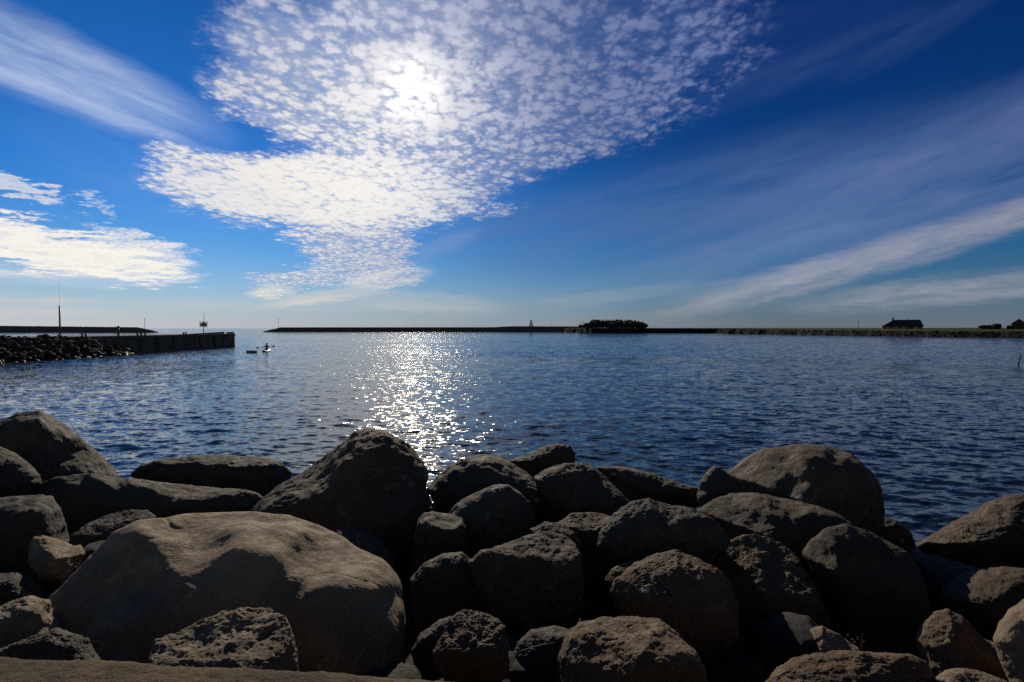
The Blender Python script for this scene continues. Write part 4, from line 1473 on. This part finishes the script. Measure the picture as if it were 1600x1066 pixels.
def build_marks():
    # slatted wooden pyramid daymark
    D = 452.0
    base = at(830, 511.4, D)
    h = at(830, 500.0, D).z - base.z
    root = empty('daymark', (base.x, D + 2, base.z - 0.4))
    tag(root, 'slender slatted wooden pyramid daymark standing on the breakwater', 'daymark')
    h += 0.4
    wb, wt = 1.75, 0.40
    mb = MB()
    for sx in (-1, 1):
        for sy in (-1, 1):
            mb.tube([(sx * wb, sy * wb, 0), (sx * wt, sy * wt, h * 0.97)], 0.12, 6)
    mb.build('legs', M['wood'], root)
    for fx, fy in ((0, -1), (0, 1), (-1, 0), (1, 0)):
        mb = MB()
        n = 15
        for k in range(n):
            z = h * (0.05 + 0.90 * k / (n - 1))
            w = wb + (wt - wb) * z / h
            if fy: mb.box((0, fy * (w + 0.10), z), (2 * w + 0.2, 0.06, h * 0.048))
            else: mb.box((fx * (w + 0.10), 0, z), (0.06, 2 * w + 0.06, h * 0.048))
        mb.build('slat_panel', M['pale_wood'], root)
    mb = MB(); mb.box((0, 0, h), (wt * 2.2, wt * 2.2, 0.2), taper=0.3); mb.build('cap', M['wood'], root)

    # double mast with crossbars
    D = 372.0
    b = at(909.5, 511.5, D)
    root = empty('double_mast', (b.x, D, 3.2))
    tag(root, 'thin double mast with crossbars beside the left end of the tree clump', 'mast')
    s = D / FPX
    for dx, hh in ((-2.2, 12.4), (2.4, 12.0)):
        mb = MB(); mb.tube([(dx * s, 0, -0.5), (dx * s, 0, hh * s)], [0.10, 0.07], 8); mb.build('mast', M['wood'], root)
    mb = MB()
    for z0, z1 in ((9.2, 9.0), (7.0, 8.4)): mb.tube([(-2.4 * s, 0.05, z0 * s), (4.0 * s, 0.05, z1 * s)], 0.06, 6)
    mb.build('crossbar', M['wood'], root)

    def light_post(px, top, D, z, label):
        r_ = empty('light_post', at(px, 513, D))
        r_.location.z = z
        tag(r_, label, 'light post')
        h = at(px, top, D).z - z
        mb = MB(); mb.tube([(0, 0, -0.5), (0, 0, h * 0.9)], [0.13, 0.10], 8); mb.build('pole', M['grey_steel'], r_, True)
        mb = MB(); mb.tube([(0, 0, h * 0.9), (0, 0, h * 0.92), (0, 0, h * 0.98), (0, 0, h)], [0.10, 0.22, 0.22, 0.05], 10); mb.build('lantern', M['grey_steel'], r_, True)
    light_post(226, 498, 386, 2.6, 'thin light post on the tip of the left breakwater')
    light_post(435, 497, 449, 3.0, 'thin light post on the tip of the long breakwater')

    def thin_post(px, top, D, z, label, r0=0.09, arm=False):
        p = at(px, 513, D); p.z = z
        h = at(px, top, D).z - z
        mb = MB(); mb.tube([(0, 0, -0.5), (0, 0, h)], [r0, r0 * 0.7], 8)
        if arm: mb.tube([(0, 0, h * 0.93), (-0.9, 0, h * 0.93)], 0.05, 6)
        o = mb.build('pole', M['wood'], smooth=True)
        o.location = p
        tag(o, label, 'pole')
    thin_post(1341, 500, 252, 2.9, 'lone thin pole on the grass left of the hipped house', 0.11)
    thin_post(861, 506.8, 450, 3.9, 'short thin pole on the breakwater between daymark and tree clump', 0.14)
    # leaning stake in the water at the right edge
    a, b = on_z(1590.5, 571.5, 0), at(1595, 552.5, on_z(1590.5, 571.5, 0).y + 0.3)
    d = b - a
    mb = MB(); mb.tube([d * -0.6, (0, 0, 0), d * 0.5 + Vector((0.015, 0, 0)), d], [0.06, 0.055, 0.045, 0.04], 8)
    o = mb.build('stake', M['wood'], smooth=True)
    o.location = a
    tag(o, 'dark leaning stake sticking out of the water at the right edge', 'stake')


build_marks()


# ------------------------------------------------------------------ boats, paddler, gull
def hull_mesh(L, Wd, H, rocker=0.12):
    n, k = 21, 13
    V, F = [], []
    for i in range(n):
        t = -1 + 2 * i / (n - 1)
        w = Wd / 2 * max(0.03, (1 - abs(t) ** 2.2)) ** 0.8
        kz = rocker * abs(t) ** 3
        top = H * (0.55 + 0.15 * t * t) + kz * 0.6
        for j in range(k):
            a = 2 * math.pi * j / k
            x, z = w * math.sin(a), math.cos(a)
            zz = (top - 0.06 * abs(math.sin(a)) if z > 0 else 0) if False else (top * z if z > 0 else 0.13 * z + kz)
            V.append((x, t * L / 2, zz))
    for i in range(n - 1):
        for j in range(k):
            F.append([i * k + j, i * k + (j + 1) % k, (i + 1) * k + (j + 1) % k, (i + 1) * k + j])
    F.append(list(range(k))); F.append([(n - 1) * k + j for j in range(k)][::-1])
    return V, F


def build_paddler():
    base = on_z(416.5, 549.6, 0.0)
    D = base.y
    root = empty('kayak', base, R(10))
    tag(root, 'low dark kayak carrying the paddler, near the pier end', 'kayak')
    mesh_obj('hull', *hull_mesh(4.0, 0.62, 0.34), M['hull'], root, True)
    mb = MB()
    mb.tube([(0.24 * math.cos(t), 0.05 + 0.42 * math.sin(t), 0.235) for t in np.linspace(0, 2 * math.pi, 25)], 0.025, 8)
    mb.build('cockpit_rim', M['dark_steel'], root, True)
    # paddle across the lap, left blade lower
    pr = empty('paddle', base + Vector((0.03, -0.32, 0.60)), R(10))
    pr.rotation_euler = (0, R(-5), R(4))
    tag(pr, 'double-bladed paddle held across by the kayak paddler', 'paddle')
    mb = MB(); mb.tube([(-0.78, 0, 0), (0.78, 0, 0)], 0.016, 8); mb.build('shaft', M['dark_steel'], pr, True)
    for s in (-1, 1):
        mb = MB()
        pts = [(0.76, 0.02), (0.86, 0.085), (1.0, 0.10), (1.12, 0.085), (1.17, 0.03)]
        V = [(s * x, -0.012, y) for x, y in pts] + [(s * x, -0.012, -y) for x, y in pts[::-1]]
        V2 = [(x, 0.012, z) for x, y, z in V]
        n = len(V)
        mb.add(V + V2, [list(range(n)), list(range(2 * n - 1, n - 1, -1))] + [[i, (i + 1) % n, n + (i + 1) % n, n + i] for i in range(n)])
        mb.build('blade', M['dark_steel'], pr)
    # seated person: one skinned body from the pelvis
    J = {'pel': ((0, 0.12, 0.24), 0.155), 'waist': ((0, 0.13, 0.42), 0.140), 'chest': ((0, 0.11, 0.62), 0.165), 'sho': ((0, 0.11, 0.74), 0.12), 'neck': ((0, 0.10, 0.83), 0.055), 'head0': ((0, 0.09, 0.90), 0.082), 'head1': ((0, 0.085, 0.99), 0.092), 'head2': ((0, 0.085, 1.06), 0.06),
         'sl': ((-0.19, 0.10, 0.74), 0.062), 'el': ((-0.38, -0.08, 0.58), 0.048), 'wl': ((-0.36, -0.28, 0.58), 0.036), 'hl': ((-0.35, -0.33, 0.59), 0.042),
         'sr': ((0.19, 0.10, 0.74), 0.062), 'er': ((0.38, -0.08, 0.62), 0.048), 'wr': ((0.37, -0.28, 0.62), 0.036), 'hr': ((0.36, -0.33, 0.63), 0.042),
         'kl': ((-0.15, -0.35, 0.30), 0.075), 'fl': ((-0.11, -0.72, 0.14), 0.05), 'kr': ((0.15, -0.35, 0.30), 0.075), 'fr': ((0.11, -0.72, 0.14), 0.05)}
    edges = [('pel', 'waist'), ('waist', 'chest'), ('chest', 'sho'), ('sho', 'neck'), ('neck', 'head0'), ('head0', 'head1'), ('head1', 'head2'), ('sho', 'sl'), ('sl', 'el'), ('el', 'wl'), ('wl', 'hl'), ('sho', 'sr'), ('sr', 'er'), ('er', 'wr'), ('wr', 'hr'), ('pel', 'kl'), ('kl', 'fl'), ('pel', 'kr'), ('kr', 'fr')]
    names = list(J)
    V = [J[k][0] for k in names]; Rr = [J[k][1] for k in names]
    Ed = [(names.index(a), names.index(b)) for a, b in edges]
    for side, hand in ((-1, 'hl'), (1, 'hr')):
        hx, hy, hz_ = J[hand][0]
        for f in range(5):      # four curled fingers and a thumb round the shaft
            a = len(V)
            dx = side * (-0.034 + 0.02 * f) if f < 4 else side * -0.05
            V += [(hx + dx, hy - 0.035, hz_ + 0.02), (hx + dx, hy - 0.06, hz_ - 0.005 - (0.0 if f < 4 else 0.01)), (hx + dx, hy - 0.045, hz_ - 0.035)]
            Rr += [0.011, 0.0095, 0.008]
            Ed += [(names.index(hand), a), (a, a + 1), (a + 1, a + 2)]
    me = bpy.data.meshes.new('person')
    me.from_pydata(V, Ed, [])
    o = bpy.data.objects.new('person', me)
    COL.objects.link(o)
    sk = o.modifiers.new('skin', 'SKIN')
    me.skin_vertices.new() if not me.skin_vertices else None
    for i, r_ in enumerate(Rr):
        me.skin_vertices[0].data[i].radius = (r_, r_ * (0.72 if i in (1, 2) else 1.0))
        me.skin_vertices[0].data[i].use_root = (i == 0)
    sb = o.modifiers.new('smooth', 'SUBSURF'); sb.levels = sb.render_levels = 2
    me.materials.append(M['cloth'])
    o.location = base
    o.rotation_euler = (0, 0, R(8))
    tag(o, 'person in dark clothing sitting in the kayak holding a double paddle', 'person')
    hb = MB(); hb.tube([(0, 0.10, 0.97), (0, 0.10, 1.03), (0, 0.095, 1.09), (0, 0.095, 1.115)], [0.108, 0.105, 0.075, 0.02], 14)
    hb.build('hair', M['hair'], o, True)
    # second low hull
    b2 = on_z(393, 551.4, 0.0)
    r2 = empty('low_boat', b2, R(62))
    tag(r2, 'low dark empty hull floating left of the kayak with the paddler', 'boat')
    mesh_obj('hull', *hull_mesh(1.95, 0.7, 0.42, 0.05), M['hull'], r2, True)
    mb = MB(); mb.tube([(0.2 * math.cos(t), 0.4 * math.sin(t), 0.27) for t in np.linspace(0, 2 * math.pi, 21)], 0.03, 8); mb.build('rim', M['dark_steel'], r2, True)
    # small boat moored below the trees
    b3 = on_z(918.5, 521.2, 0.0)
    r3 = empty('moored_boat', b3, R(80))
    tag(r3, 'tiny dark motor boat moored in front of the tree clump', 'boat')
    mesh_obj('hull', *hull_mesh(4.4, 1.7, 0.75, 0.2), M['hull'], r3, True)
    mb = MB(); mb.box((0, 0.2, 0.62), (1.0, 1.3, 0.55), taper=0.8); mb.build('cabin', M['concrete'], r3)
    # gull over the long breakwater
    g = empty('gull', at(513, 503.2, 210), R(30))
    tag(g, 'tiny gull flying above the long breakwater', 'bird')
    P = []
    mb = MB(); mb.tube([(0, -0.2, 0), (0, -0.14, 0.01), (0, -0.08, 0.0), (0, 0.06, -0.005), (0, 0.2, 0.0), (0, 0.3, 0.0)], [0.01, 0.035, 0.045, 0.06, 0.035, 0.01], 10); mb.build('body', M['feather'], g, True)
    for s in (-1, 1):
        top = [(0, -0.08, 0.02), (s * 0.25, -0.12, 0.12), (s * 0.6, -0.02, 0.05), (s * 0.27, 0.06, 0.11), (0, 0.1, 0.02)]
        V = top + [(x, y, z - 0.012) for x, y, z in top]
        mesh_obj('wing', V, [[0, 1, 3, 4], [1, 2, 3], [9, 8, 6, 5], [8, 7, 6], [0, 5, 6, 1], [1, 6, 7, 2], [2, 7, 8, 3], [3, 8, 9, 4]], M['feather'], g)


build_paddler()
